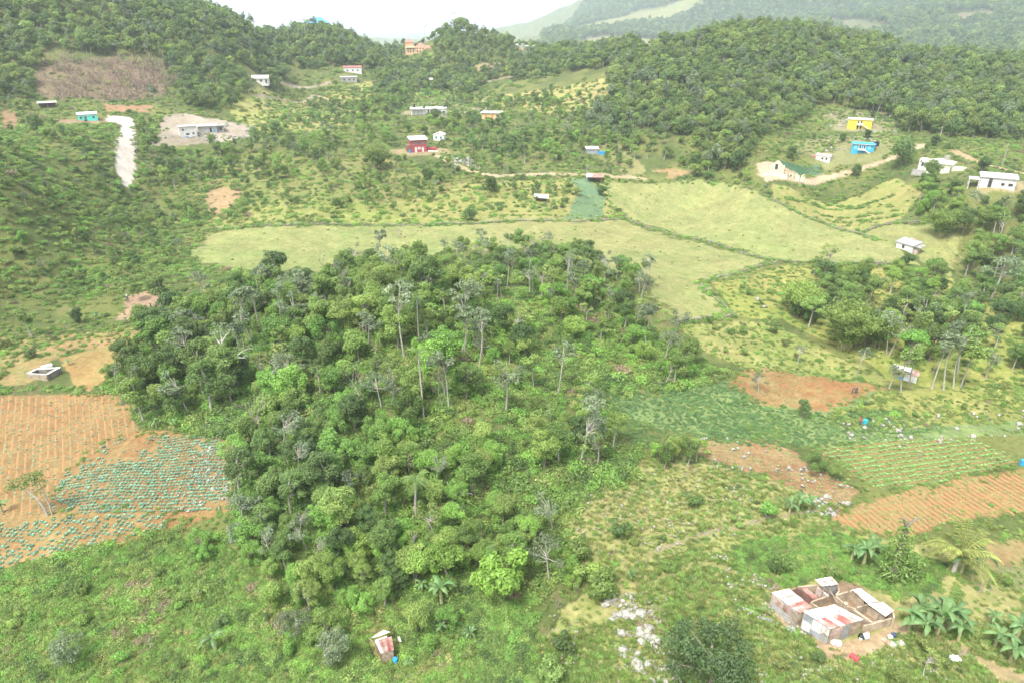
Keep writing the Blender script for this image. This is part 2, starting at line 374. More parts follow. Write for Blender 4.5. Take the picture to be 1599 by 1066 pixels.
sp('bushhi', 3, fn=lambda i: tree_pair(5.0, 2.4, .3, 16, .72, 520, .30, .14, M['bright'], M['bark'], squash=.75))
sp('spread', 1, fn=lambda i: tree_pair(8.2, 5.0, 1.0, 44, 1.0, 190, .27, .30, M['deep'], M['bark'], squash=.8, lean=.1, limb_n=5))
sp('silver', 2, fn=lambda i: tree_pair([4.6, 5.2][i], [2.6, 2.2][i], .6, 20, .62, 260, .22, .09, M['grey'], M['pale'], squash=.7, lean=.5, limb_n=10))
# far tree meshes: crown and trunk in one
FAR = []
for i in range(6):
    c, t = tree_pair([7.5, 8, 6.5, 9, 7, 6][i], [2.8, 2.4, 3.0, 2.4, 3.2, 2.6][i], [1.8, 3.2, 1.2, 4.5, 1.6, 1.0][i], 12, [1.15, 1.0, 1.2, .95, 1.2, 1.1][i], 60, .55, .13, M[['far', 'far', 'dark', 'grey', 'far', 'light'][i]], M['pale' if i in (1, 3) else 'bark'], limb_n=3)
    FAR.append(joined([c, t], 'hill_tree'))
def clump(nb, rad, br, per, ls, mat, squash=.6, droop=0, asp=.6):
    a = RN.uniform(0, 6.28, nb); q = rad * np.sqrt(RN.uniform(0, 1, nb))
    C = np.stack([q * np.cos(a), q * np.sin(a), np.full(nb, br * .3)], 1)
    V, F, L = blob_leaves(C, br * RN.uniform(.6, 1.2, nb), per, ls, squash, up=.6, droop=droop, asp=asp)
    return quads('weeds', V, F, [mat], lv=L)
def tuft(n, hgt, w, mat, rad=.25, spread=.5):
    """grass blades"""
    a = RN.uniform(0, 6.28, n); b = np.stack([np.cos(a), np.sin(a), 0 * a], 1); r = RN.uniform(0, rad, n)[:, None]
    P = b * r; s = np.cross(b, [0, 0, 1.]); L = hgt * RN.uniform(.6, 1.2, n)[:, None]
    tip = P + b * L * spread * RN.uniform(.3, 1.2, n)[:, None] + np.array([0, 0, 1.]) * L
    mid = (P + tip) / 2 + np.array([0, 0, .12]) * L
    V = np.stack([P, mid - s * w, tip, mid + s * w], 1).reshape(-1, 3)
    return quads('grass', V, np.arange(4 * n).reshape(-1, 4), [mat], lv=np.repeat(RN.uniform(0, 1, n), 4))
def ribbon(L, w, up, out_, mat, n=6, fold=.18, name='leaf'):
    """a long arching leaf from the origin along +x"""
    t = np.linspace(0, 1, n + 1); x = L * out_ * t; z = L * (up * t - (up * .55 + .45) * t ** 2.2)
    wd = w * np.sin(np.clip(t * .93 + .07, 0, 1) * math.pi) ** .6; wd[0] = .03
    V = []
    for i in range(n + 1):
        V += [(x[i], -wd[i], z[i] - fold * wd[i] * 2), (x[i], 0, z[i]), (x[i], wd[i], z[i] - fold * wd[i] * 2)]
    F = []
    for i in range(n):
        F += [(3 * i, 3 * i + 3, 3 * i + 4, 3 * i + 1), (3 * i + 1, 3 * i + 4, 3 * i + 5, 3 * i + 2)]
    return quads(name, np.array(V), np.array(F), [mat], lv=np.full(len(V), .5))
def frond(L, up, mat, n=16, lw=.05, ll=.55):
    """a feather-shaped palm frond along +x"""
    t = np.linspace(0, 1, n + 1); x = L * t * (1 - .15 * t); z = L * (up * t - (up * .5 + .55) * t ** 2)
    mb = MB(); mb.tube(np.stack([x, 0 * x, z], 1), .035 * (1 - .7 * t) * L / 3, 3)
    V, F, m = mb.arrays(); Vs = [V]; Fs = [F]; k = len(V)
    for i in range(1, n + 1):
        l = ll * L / 3 * math.sin(min(1, t[i] * .9 + .12) * math.pi) ** .5
        for s in (-1, 1):
            p = np.array([x[i], 0, z[i]]); q = p + np.array([l * .55, s * l * .8, -l * .35]); mm = (p + q) / 2
            e = np.array([lw * L / 3 * 1.3, 0, .0])
            Vs.append(np.array([p, mm - e, q, mm + e])); Fs.append(np.arange(4)[None] + k); k += 4
    V = np.vstack(Vs); return quads('frond', V, np.vstack(Fs), [mat], lv=RN.uniform(0, 1, len(V)))
BAN = [ribbon(1.75, .22, u, .8, M['banana']) for u in (1.1, .75, .45, .95, 1.4)]
_mb = MB(); _mb.tube([(0, 0, -.3), (0, 0, .8), (0.05, 0, 1.7)], [.16, .13, .08], 7); BANSTEM = _mb.mesh('stem', [solid('banana_stem', (.30, .32, .14), (.24, .18, .10), 4)])
def banana(x, y, z, s, label, group=None, n=8):
    e = empty('banana_plant', (x, y, z), RN.uniform(0, 6.28), s)
    tag(e, label, 'banana plant', group)
    link('stem', BANSTEM, e)
    for i in range(n):
        a = i * 2.4 + RN.uniform(-.3, .3); link('leaf', BAN[int(RN.integers(0, 5))], e, (0.03, 0, 1.6), (RN.uniform(-.2, .2), RN.uniform(-.35, .1), a), (RN.uniform(.75, 1.1),) * 3)
    return e
FR = {k: [frond(3.0, u, M[k]) for u in us] for k, us in (('palm', (.9, .5, .15, 1.3)), ('gold', (1.7, 1.2, .7, 2.1)))}
def palm(x, y, z, hgt, label, fl=2.2, key='palm', n=15, r=.13, name='palm_tree', trunkm='pale', group=None):
    e = empty(name, (x, y, z), RN.uniform(0, 6.28)); tag(e, label, 'palm tree', group)
    mb = MB(); t = np.linspace(0, 1, 7); mb.tube(np.stack([.3 * t ** 2, .1 * t, hgt * t - .4 * (t == 0)], 1), r * (1.25 - .5 * t), 7)
    mb.build('trunk', M[trunkm], e)
    for i in range(n):
        a = i * 2.4; up = i % 4
        link('frond', FR[key][up], e, (.3, .1, hgt), (0, 0, a), (fl / 3 * RN.uniform(.85, 1.1),) * 3)
    return e
def deadtree(h, r0, depth=4, spread=.6, nk=3, seed_dir=(0, 0, 1), k=5):
    mb = MB()
    def grow(p, d, L, r, dep):
        d = d / np.linalg.norm(d); q = p + d * L * .55 + RN.normal(size=3) * L * .06; e = q + (d + RN.normal(size=3) * .22) * L * .5
        mb.tube([p, q, e], [r, r * .8, r * .6], k if dep > 2 else 3)
        if dep:
            for i in range(nk if dep > 1 else 2):
                nd = d + rdir(1)[0] * spread + np.array([0, 0, .12]); grow(e if i < 2 else q, nd, L * RN.uniform(.55, .8), r * .55, dep - 1)
    grow(np.array([0., 0, -.4]), np.array(seed_dir, float), h * .42, r0, depth)
    return mb
# ---------------------------------------------------------------- scattering as one object (geometry nodes)
def scatter(name, srcs, P, rz, s, idx, label, cat, tilt=.08):
    """one 'stuff' object: the meshes of srcs set out on the points P"""
    n = len(P); me = bpy.data.meshes.new(name); me.vertices.add(n); me.vertices.foreach_set('co', np.asarray(P, np.float32).ravel())
    R = np.stack([RN.normal(size=n) * tilt, RN.normal(size=n) * tilt, rz], 1)
    S = np.asarray(s, float)
    if S.ndim == 1: S = np.stack([S, S, S * RN.uniform(.85, 1.2, n)], 1)
    for nm, dt, v in (('rot', 'FLOAT_VECTOR', R), ('scl', 'FLOAT_VECTOR', S), ('pick', 'INT', idx)):
        a = me.attributes.new(nm, dt, 'POINT'); a.data.foreach_set('vector' if dt[6:] == 'VECTOR' else 'value', np.asarray(v, np.int32 if dt == 'INT' else np.float32).ravel())
    o = link(name, me); ng = bpy.data.node_groups.new(name, 'GeometryNodeTree')
    ng.interface.new_socket('Geometry', in_out='INPUT', socket_type='NodeSocketGeometry'); ng.interface.new_socket('Geometry', in_out='OUTPUT', socket_type='NodeSocketGeometry')
    gi = ng.nodes.new('NodeGroupInput'); go = ng.nodes.new('NodeGroupOutput'); iop = ng.nodes.new('GeometryNodeInstanceOnPoints')
    g2i = ng.nodes.new('GeometryNodeGeometryToInstance')
    for sobj in reversed(srcs):
        oi = ng.nodes.new('GeometryNodeObjectInfo'); oi.transform_space = 'ORIGINAL'; oi.inputs['Object'].default_value = sobj
        ng.links.new(oi.outputs['Geometry'], g2i.inputs[0])
    def attr(nm, dt):
        a = ng.nodes.new('GeometryNodeInputNamedAttribute'); a.data_type = dt; a.inputs['Name'].default_value = nm; return a.outputs[0]
    e2r = ng.nodes.new('FunctionNodeEulerToRotation')
    ng.links.new(attr('rot', 'FLOAT_VECTOR'), e2r.inputs[0])
    ng.links.new(gi.outputs[0], iop.inputs['Points']); ng.links.new(g2i.outputs[0], iop.inputs['Instance'])
    iop.inputs['Pick Instance'].default_value = True
    ng.links.new(attr('pick', 'INT'), iop.inputs['Instance Index']); ng.links.new(e2r.outputs[0], iop.inputs['Rotation'])
    ng.links.new(attr('scl', 'FLOAT_VECTOR'), iop.inputs['Scale']); ng.links.new(iop.outputs[0], go.inputs[0])
    md = o.modifiers.new('scatter', 'NODES'); md.node_group = ng
    tag(o, label, cat, None, 'stuff'); return o
# ---------------------------------------------------------------- the ground, split into its fields
def W(poly):
    p = G([q[0] for q in poly], [q[1] for q in poly]); return [(float(a), float(b)) for a, b, _ in p]
def strip(pts, w):
    """polygon of a path w metres wide through picture points"""
    p = G([q[0] for q in pts], [q[1] for q in pts])[:, :2]; t = np.gradient(p, axis=0); t /= np.linalg.norm(t, axis=1)[:, None]
    n = np.stack([-t[:, 1], t[:, 0]], 1); w = np.broadcast_to(np.asarray(w, float), (len(p),))[:, None] / 2
    return [tuple(q) for q in np.vstack([p + n * w, (p - n * w)[::-1]])]
SOIL, SOIL2 = (.47, .26, .125), (.40, .27, .14)
REG = [  # name, polygon, colour, second colour, edge roughness in metres
('scrubland', W([(0,1066),(0,905),(260,835),(330,845),(560,900),(800,900),(860,1066)]), (.18,.25,.06), (.25,.26,.09), 1),
('meadow', W([(440,150),(600,125),(900,130),(980,120),(960,170),(880,180),(760,160),(640,150),(560,200),(400,205),(340,160),(360,135)]), (.33,.38,.11), (.42,.37,.16), 4),
('meadow', W([(380,330),(400,295),(560,290),(900,280),(950,290),(960,340),(700,352),(350,354),(300,345),(330,325)]), (.27,.34,.09), (.36,.35,.13), 3),
('meadow', W([(380,240),(600,240),(720,290),(600,320),(330,318),(300,300)]), (.21,.27,.08), (.29,.27,.11), 4),
('pasture', W([(945,283),(1090,280),(1130,285),(1200,310),(1290,350),(1400,385),(1430,414),(1330,413),(1222,410),(1100,376),(1030,356),(985,342),(950,318)]), (.27,.345,.12), (.345,.365,.15), 1.5),
('pasture', W([(300,395),(330,362),(620,354),(975,346),(1030,364),(1110,386),(1195,405),(1195,412),(1105,440),(1100,450),(1130,490),(1060,500),(1000,440),(880,400),(700,390),(520,425),(420,425),(310,410)]), (.26,.335,.115), (.35,.355,.15), 4),
('pasture', W([(1340,350),(1420,350),(1500,372),(1495,400),(1480,432),(1430,425),(1445,412),(1400,385),(1335,366)]), (.26,.34,.115), (.34,.355,.14), 2.5),
('terraced_meadow', W([(1205,287),(1400,278),(1440,300),(1400,350),(1335,362),(1290,348),(1205,308)]), (.28,.37,.09), (.37,.36,.14), 1),
('meadow', W([(1110,442),(1222,414),(1330,416),(1480,434),(1599,470),(1599,620),(1400,600),(1340,560),(1230,500),(1140,490)]), (.27,.35,.08), (.38,.37,.12), 2),
('meadow', W([(1060,505),(1200,500),(1340,570),(1400,600),(1230,578),(1160,572),(1090,540)]), (.26,.33,.09), (.36,.35,.14), 1.5),
('bean_field', W([(950,618),(1140,590),(1200,575),(1330,590),(1400,612),(1599,600),(1599,672),(1380,690),(1250,700),(1080,672),(960,650)]), (.17,.27,.11), (.23,.31,.11), 1.5),
('scrubland', W([(1300,640),(1400,608),(1599,600),(1599,655),(1400,668),(1300,662)]), (.27,.34,.08), (.36,.35,.13), 1.5),
('ploughed_field', W([(1128,598),(1185,570),(1235,580),(1400,604),(1330,622),(1290,645),(1190,634)]), (.38,.205,.09), (.31,.27,.12), 1.5),
('green_crop_field', W([(1270,700),(1330,690),(1520,683),(1595,718),(1480,750),(1375,766),(1330,740)]), (.24,.26,.10), (.20,.27,.09), 1.2),
('ploughed_field', W([(1385,772),(1500,745),(1640,728),(1640,800),(1530,800),(1420,832),(1310,822),(1296,800)]), (.36,.195,.085), (.31,.25,.105), 1.2),
('ploughed_field', W([(1066,680),(1205,688),(1290,735),(1345,765),(1300,790),(1230,770),(1195,742),(1100,720)]), (.36,.20,.11), (.32,.26,.13), 1.6),
('rough_pasture', W([(870,790),(985,735),(1095,725),(1200,750),(1300,792),(1290,820),(1150,850),(1010,890),(900,880)]), (.42,.38,.18), (.32,.36,.13), 1.5),
('grass_clearing', W([(880,950),(1000,890),(1150,850),(1330,825),(1500,860),(1600,900),(1599,1066),(830,1066)]), (.26,.36,.08), (.38,.37,.16), 1),
('ploughed_field', W([(1520,850),(1640,830),(1640,925),(1560,900)]), (.42,.25,.13), (.30,.27,.12), .8),
('cabbage_field', W([(1550,880),(1640,878),(1640,925),(1580,920)]), (.36,.27,.15), (.25,.27,.12), .4),
('ploughed_field', W([(-60,612),(192,611),(215,672),(345,680),(368,760),(362,795),(262,830),(-60,905)]), (.37,.205,.088), (.33,.245,.105), .6),
('cabbage_field', W([(160,690),(200,682),(345,680),(368,760),(362,795),(180,802),(70,800),(-60,850),(-60,812),(60,808),(100,740)]), (.36,.185,.085), (.32,.235,.105), .6),
('ploughed_field', W([(95,560),(215,522),(222,545),(140,612),(120,608)]), (.46,.29,.12), (.36,.30,.12), .6),
('garden_plot', W([(-60,520),(220,505),(215,522),(100,556),(40,600),(-60,600)]), (.28,.32,.11), (.38,.26,.13), 2),
('bare_plot', W([(200,462),(252,452),(262,490),(180,500)]), (.36,.28,.20), (.42,.30,.20), .6),
('footpath', strip([(255,668),(300,660),(365,652)], .9), (.40,.26,.15), (.30,.24,.11), .3),
('footpath', strip([(400,640),(440,642),(480,656)], .7), (.38,.26,.15), (.28,.24,.11), .3),
('slash_clearing', W([(45,112),(110,98),(190,92),(245,108),(258,150),(200,158),(60,152)]), (.25,.19,.13), (.21,.19,.10), 5),
('dirt_lot', W([(255,180),(280,178),(400,198),(400,215),(330,225),(300,228),(225,228),(250,205)]), (.48,.43,.36), (.30,.27,.19), 2),
('white_road', W([(168,181),(208,183),(213,230),(210,275),(205,296),(193,290),(180,265),(183,220),(186,195),(168,190)]), (.80,.78,.72), (.66,.62,.54), .8),
('dirt_yard', W([(100,186),(168,186),(170,193),(60,200)]), (.42,.30,.20), (.30,.25,.14), 1),
('bare_bank', W([(0,170),(24,172),(30,200),(0,205)]), (.42,.25,.16), (.24,.24,.10), 2),
('bare_bank', W([(160,163),(240,166),(238,174),(165,175)]), (.45,.27,.17), (.30,.24,.12), 1),
('bare_bank', W([(320,300),(345,292),(375,300),(350,335),(325,330)]), (.46,.33,.20), (.33,.27,.12), 2),
('dirt_road', strip([(672,238),(690,246),(705,255),(722,262),(750,271),(780,276),(820,273),(870,272),(960,276),(1010,280)], [4,3,3,3,3,3,3,2.5,3,2]), (.60,.52,.38), (.45,.38,.22), .4),
('dirt_yard', W([(560,238),(640,232),(700,232),(702,240),(640,244)]), (.40,.33,.20), (.28,.27,.12), 1),
('bare_slope', W([(640,160),(715,160),(760,172),(720,178),(700,180),(625,180)]), (.42,.37,.24), (.30,.31,.14), 3),
('dirt_road', strip([(400,150),(450,158),(490,148),(520,158)], 3), (.42,.38,.33), (.40,.33,.2), .4),
('dirt_road', strip([(425,122),(440,128),(455,134),(520,128)], 3), (.44,.40,.35), (.40,.33,.2), .4),
('dirt_road', strip([(700,122),(760,128),(800,120)], 3), (.45,.40,.33), (.40,.33,.2), .4),
('bare_bank', W([(740,102),(790,98),(800,110),(745,112)]), (.42,.30,.22), (.30,.28,.12), 2),
('bare_slope', W([(905,228),(960,225),(1010,262),(1010,276),(975,275),(940,250)]), (.32,.29,.15), (.25,.28,.10), 4),
('bare_bank', W([(1020,268),(1060,262),(1090,268),(1050,278)]), (.46,.30,.17), (.30,.27,.12), 2),
('quarry', W([(1180,258),(1200,252),(1215,256),(1245,262),(1262,272),(1200,282),(1185,276)]), (.54,.36,.21), (.48,.42,.30), 2),
('dirt_road', strip([(1195,283),(1240,281),(1290,277),(1320,270),(1350,262),(1372,254),(1395,246),(1425,233),(1440,225)], [2.5,3,3.5,3,3,3,3,4,6]), (.62,.54,.42), (.50,.40,.26), .4),
('dirt_road', strip([(1485,236),(1505,243),(1540,256),(1570,265),(1620,278)], 3), (.60,.44,.30), (.44,.34,.18), .4),
('bare_hillside', W([(1290,180),(1330,168),(1400,178),(1430,196),(1400,206),(1300,205)]), (.40,.36,.27), (.27,.28,.13), 3),
('bare_hillside', W([(1240,228),(1290,212),(1400,210),(1390,245),(1320,262),(1290,262)]), (.34,.31,.19), (.25,.28,.11), 3),
('cabbage_field', W([(1210,250),(1235,255),(1265,262),(1268,272),(1252,274),(1225,262)]), (.09,.19,.12), (.07,.16,.08), .6),
('garden_plot', W([(1262,258),(1280,258),(1285,270),(1265,276)]), (.11,.24,.18), (.10,.20,.12), .6),
('dirt_yard', W([(1520,294),(1600,288),(1600,305),(1530,303)]), (.50,.40,.30), (.34,.31,.15), 1.5),
('distant_field', W([(872,52),(905,36),(1000,14),(1080,4),(1100,12),(1040,30),(960,42),(900,56)]), (.27,.33,.10), (.25,.25,.12), 20),
('distant_field', W([(900,66),(960,55),(1060,58),(1100,50),(1110,66),(1000,82)]), (.30,.27,.17), (.26,.28,.12), 10),
('distant_field', W([(1275,38),(1300,30),(1380,46),(1400,55),(1330,58)]), (.17,.22,.08), (.20,.19,.10), 16),
('distant_field', W([(1460,36),(1540,22),(1560,30),(1500,42)]), (.24,.21,.14), (.20,.19,.10), 14),
('cabbage_field', W([(890,278),(922,278),(945,310),(942,335),(935,342),(880,344),(892,322),(905,302)]), (.14,.26,.17), (.17,.27,.13), 1),
('farmyard', W([(1208,940),(1290,905),(1320,905),(1345,915),(1398,965),(1300,990)]), (.40,.29,.19), (.34,.25,.16), .2),
('farmyard', W([(1190,925),(1206,948),(1255,985),(1300,1006),(1370,990),(1398,972),(1430,970),(1425,985),(1385,998),(1372,1018),(1320,1035),(1288,1030),(1270,1000),(1235,985),(1200,955)]), (.48,.34,.21), (.44,.36,.22), .25),
('footpath', strip([(1420,985),(1500,1010),(1530,1030),(1560,1050),(1640,1075)], [1,.8,1.2,2.5,2]), (.46,.33,.23), (.38,.31,.17), .4),
('footpath', strip([(1010,915),(1100,880),(1180,905),(1215,930)], .9), (.38,.34,.20), (.29,.30,.12), .4),
('footpath', strip([(1010,870),(1110,830),(1250,800),(1300,790)], .8), (.42,.38,.30), (.33,.31,.14), .4),
]
rows_d = np.concatenate([[4, 10, 20], np.exp(np.linspace(math.log(33), math.log(560), 700)), np.exp(np.linspace(math.log(566), math.log(12000), 150))])
az = np.concatenate([np.linspace(-math.pi, -.80, 45)[:-1], np.linspace(-.80, .80, 560), np.linspace(.80, math.pi, 45)[1:]])
AA, DD = np.meshgrid(az, rows_d, indexing='ij'); gx = np.sin(AA) * DD; gy = np.cos(AA) * DD; gz = H(gx, gy)
n1 = fbm(gx / 9, gy / 9, 3, 4); n2 = fbm(gx / 1.7, gy / 1.7, 21, 3); n3 = fbm(gx / 60, gy / 60, 41, 3)
def lerp(a, b, t): return np.asarray(a) * (1 - t[..., None]) + np.asarray(b) * t[..., None]
ss = lambda v, a, b: np.clip((v - a) / (b - a), 0, 1)
col = lerp((.12, .165, .052), (.20, .235, .072), ss(n1, .38, .62)); col = lerp(col, (.21, .17, .09), 0 * n1) if False else col
col = col * (1 - .5 * ss(n2, .62, .75)[..., None]) + np.array((.22, .18, .10)) * (.5 * ss(n2, .62, .75)[..., None])
reg = np.zeros(gx.shape, int); wx = (fbm(gx / 3.3, gy / 3.3, 51, 3) - .5) * 2; wy = (fbm(gx / 3.3, gy / 3.3, 77, 3) - .5) * 2
for k, (nm, poly, c1, c2, e) in enumerate(REG):
    P = np.array(poly); x0, y0 = P.min(0) - e * 2; x1, y1 = P.max(0) + e * 2
    s = (gx > x0) & (gx < x1) & (gy > y0) & (gy < y1)
    i = np.nonzero(s); 
    if not len(i[0]): continue
    m = inpoly(gx[i] + wx[i] * e, gy[i] + wy[i] * e, poly); i = (i[0][m], i[1][m])
    t = np.clip(.35 * ss(n3[i], .35, .6) + .35 * ss(n1[i], .38, .62) + .4 * ss(n2[i], .38, .62), 0, 1)
    col[i] = lerp(c1, c2, t) * (.88 + .24 * vnoise(gx[i] * 1.9, gy[i] * 1.9, 8))[:, None]; reg[i] = k + 1
col = col * (.85 + .3 * n2)[..., None] * np.array([.56, .53, .50])
def RID(name): return [k + 1 for k, r in enumerate(REG) if r[0] == name]
# furrows: real ridges in the tilled fields
fur = {}
def rowdir(a, b):
    p = G([a[0], b[0]], [a[1], b[1]]); d = p[1] - p[0]; return math.atan2(d[1], d[0])
m_ground, nt, out = new_mat('earth_and_grass')
at = N(nt, 'ShaderNodeAttribute', attribute_name='tint'); tc = nt.nodes.new('ShaderNodeTexCoord')
nz = N(nt, 'ShaderNodeTexNoise', Scale=1.6, Detail=8.0, Roughness=.7); nt.links.new(tc.outputs['Object'], nz.inputs['Vector'])
nz2 = N(nt, 'ShaderNodeTexNoise', Scale=.11, Detail=6.0, Roughness=.65); nt.links.new(tc.outputs['Object'], nz2.inputs['Vector'])
f = mulf(nt, rng(nt, nz.outputs[0], .3, .7, .72, 1.28), rng(nt, nz2.outputs[0], .3, .7, .84, 1.16))
vm = N(nt, 'ShaderNodeVectorMath', operation='SCALE'); nt.links.new(at.outputs['Color'], vm.inputs[0]); nt.links.new(f, vm.inputs['Scale'])
pr = N(nt, 'ShaderNodeBsdfPrincipled', Roughness=.95); pr.inputs['Specular IOR Level'].default_value = .15
bu = N(nt, 'ShaderNodeBump', Strength=.8, Distance=.15); nt.links.new(nz.outputs[0], bu.inputs['Height']); nt.links.new(bu.outputs[0], pr.inputs['Normal'])
nt.links.new(vm.outputs[0], pr.inputs['Base Color']); nt.links.new(pr.outputs[0], out.inputs[0])
nA, nD = gx.shape
FUR = {'ploughed_field': (rowdir((1150, 740), (1250, 765)), .75), }
V = np.stack([gx, gy, gz], -1).reshape(-1, 3); C = col.reshape(-1, 3)
ii, jj = np.meshgrid(np.arange(nA - 1), np.arange(nD - 1), indexing='ij'); a0 = (ii * nD + jj).ravel()
FQ = np.stack([a0 + nD, a0 + nD + 1, a0 + 1, a0], 1); fr = reg[:-1, :-1].ravel()
names = {0: 'ground'}
for k, r in enumerate(REG): names[k + 1] = r[0]
KIND_OF = {}
for k in range(len(REG) + 1):
    s = fr == k
    if not s.any(): continue
    F = FQ[s]; u, inv = np.unique(F.ravel(), return_inverse=True)
    o = link(names[k], quads(names[k], V[u], inv.reshape(-1, 4), [m_ground], col=C[u], smooth=True))
    tag(o, kind='structure')
del V, C
# ---------------------------------------------------------------- scattering points over the ground
WREG = {}
def in_region(P, poly): return inpoly(P[:, 0], P[:, 1], poly)
def grid_pts(poly, d, jit=.45):
    """jittered points d metres apart inside a world polygon"""
    A = np.array(poly); x0, y0 = A.min(0); x1, y1 = A.max(0)
    X, Y = np.meshgrid(np.arange(x0, x1, d), np.arange(y0, y1, d * .87)); X[::2] += d / 2
    P = np.stack([X.ravel(), Y.ravel()], 1); P += RN.uniform(-jit, jit, P.shape) * d
    P = P[in_region(P, poly)]
    if not len(P): return np.zeros((0, 3))
    return np.column_stack([P, H(P[:, 0], P[:, 1])])
def view(P, mg=70, h=0):
    mg = max(mg, 190)
    x, y, d = project(P[:, 0], P[:, 1], P[:, 2] + h); return (x > -mg) & (x < 1599 + mg) & (y > -mg * 2) & (y < 1066 + 150)
def reg_at(P, grow=0.0):
    r = np.zeros(len(P), int)
    for k, (nm, poly, _, _, e) in enumerate(REG):
        m = in_region(P, poly)
        r[m] = k + 1
    return r
def near_any(P, spots):
    b = np.zeros(len(P), bool)
    for x, y, r in spots: b |= (P[:, 0] - x) ** 2 + (P[:, 1] - y) ** 2 < r * r
    return b
# places to keep clear: buildings and the sight of them
KEEP = []; TALL = []
for px, py, r in ((1300,958,3.6),(1250,950,3.2),(1350,948,3.6),(1345,985,2.6),(1322,992,2.0),(1290,930,2.5),(600,1003,1.7),(598,1024,.9),(68,582,6),(403,128,9),(138,185,8),(125,190,6),(300,213,7),(322,208,7),(345,205,7),(655,236,8),(640,240,5),(684,221,4),(660,178,11),(690,178,8),(767,186,7),
                  (1341,200,9),(1346,236,9),(1346,244,6),(1283,252,6),(1214,272,9),(1225,277,6),(1245,279,5),(1462,268,10),(1480,268,6),(1556,292,10),(1575,292,7),(1540,298,5),(1412,388,6),(1415,592,6),(845,314,4),(928,284,4),(925,240,5),(75,166,6),
                  (652,78,16),(812,76,9),(551,112,8),(545,126,8),(498,48,16),(68,600,5),(300,225,8),(655,246,5),(1462,276,6)):
    x, y, z = g(px, py); KEEP.append((x, y, r))
    D_ = math.hypot(x, y)
    r *= .8
    if D_ > 200: TALL += [(x * (1 - k_ * r / D_), y * (1 - k_ * r / D_), r * .9) for k_ in ((.9, 1.7) if D_ > 300 else (.9,))]
ROADS = [k + 1 for k, r in enumerate(REG) if r[0] in ('white_road', 'dirt_road', 'footpath', 'farmyard', 'dirt_yard', 'quarry', 'dirt_lot', 'bare_plot')]
TILLED = [k + 1 for k, r in enumerate(REG) if r[0] in ('ploughed_field', 'cabbage_field', 'green_crop_field', 'bean_field', 'pasture', 'terraced_meadow', 'distant_field', 'bare_bank', 'slash_clearing')]
def clear(P, tilled=True, tall=False):
    r = reg_at(P); b = ~near_any(P, KEEP + TALL if tall else KEEP) & ~np.isin(r, ROADS)
    if tilled: b &= ~np.isin(r, TILLED)
    return b
def hullz(pts): # (px, range) -> world
    out = []
    for px, D in pts:
        a, _ = ray(px, 60); out.append((float(np.sin(a) * D), float(np.cos(a) * D)))
    return out
# ---------------------------------------------------------------- trees: where they stand
TREES = []    # (species, x, y, z, scale, place)
def zone(poly, d, mix, s0, s1, place, keep=1.0, tilled=True, world=False):
    P = grid_pts(poly if world else W(poly), d)
    if not len(P): return
    P = P[view(P)]; P = P[clear(P, tilled, True)]; P = P[(RN.uniform(0, 1, len(P)) < keep) if keep > .94 else (fbm(P[:, 0] / 15, P[:, 1] / 15, 133, 2) + RN.uniform(-.13, .13, len(P)) > .66 - .32 * keep)]
    ks = list(mix); w = np.array([mix[k] for k in ks], float); w /= w.sum()
    for p, k in zip(P, RN.choice(len(ks), len(P), p=w)): TREES.append((ks[k], p[0], p[1], p[2], RN.uniform(s0, s1), place))
def one(spc, px, py, s, place, lab=None, var=None): 
    x, y, z = g(px, py); TREES.append((spc, x, y, z, s, place, lab, var))
MIXW = {'broadleaf': 4.4, 'slender': 2.1, 'vine': 3.4, 'sparse': 2.2, 'round': .4}
zone([(190,652),(150,610),(235,505),(300,475),(420,455),(500,470),(520,560),(440,640),(360,645),(250,668)], 3.8, MIXW, .5, 1.08, 'in the wood by the upper red plot')
zone([(420,470),(600,462),(760,462),(760,600),(700,660),(560,660),(440,640),(500,560)], 3.7, MIXW, .5, 1.12, 'in the thick middle wood')
zone([(760,462),(850,462),(960,480),(1060,548),(1100,585),(1000,605),(900,630),(760,600)], 4.1, {'broadleaf': 3.5, 'slender': 2.4, 'vine': 5, 'sparse': 2.4}, .35, .95, 'on the knoll below the pasture', .85)
zone([(360,700),(420,650),(560,660),(690,690),(720,790),(600,900),(500,890),(350,850),(375,790)], 3.2, {'broadleaf': 4, 'vine': 6, 'slender': .6, 'sparse': .8}, .5, .92, 'in the wood beside the cabbages')
zone([(690,690),(760,700),(790,800),(880,830),(870,930),(740,960),(640,925),(600,900),(720,790)], 3.0, {'broadleaf': 2.4, 'vine': 6, 'sparse': 1}, .42, .78, 'in the thicket above the shack')
zone(hullz([(440,132),(560,124),(1010,122),(1050,150),(900,168),(700,166),(480,160)]), 4.2, {'broadleaf': 4, 'sparse': 2, 'slender': 2, 'vine': 2}, .45, .85, 'along the far edge of the wood', world=True)
zone([(340,850),(420,860),(880,845),(905,925),(850,955),(700,1000),(650,960),(560,995),(450,965),(380,920)], 2.9, {'vine': 5, 'broadleaf': 3, 'sparse': 1}, .38, .72, 'in the thicket behind the shack')
zone([(820,690),(880,665),(950,668),(970,720),(900,755),(830,740)], 3.8, {'broadleaf': 3, 'sparse': 2, 'slender': 1}, .6, .85, 'in the clump above rocky pasture')
zone([(1030,690),(1100,700),(1090,735),(1020,730)], 3.2, {'broadleaf': 2, 'vine': 1}, .4, .55, 'at the top of rocky pasture')
zone([(260,850),(350,835),(600,905),(560,960),(440,930),(360,880)], 4.6, {'vine': 3, 'broadleaf': 1}, .45, .7, 'on the slope below the cabbages', .8)
zone([(1215,480),(1280,430),(1345,445),(1400,500),(1380,560),(1240,510)], 4.6, {'broadleaf': 4, 'round': 1.5, 'vine': 2, 'sparse': 1}, .55, .95, 'below the ruined white house', 1)
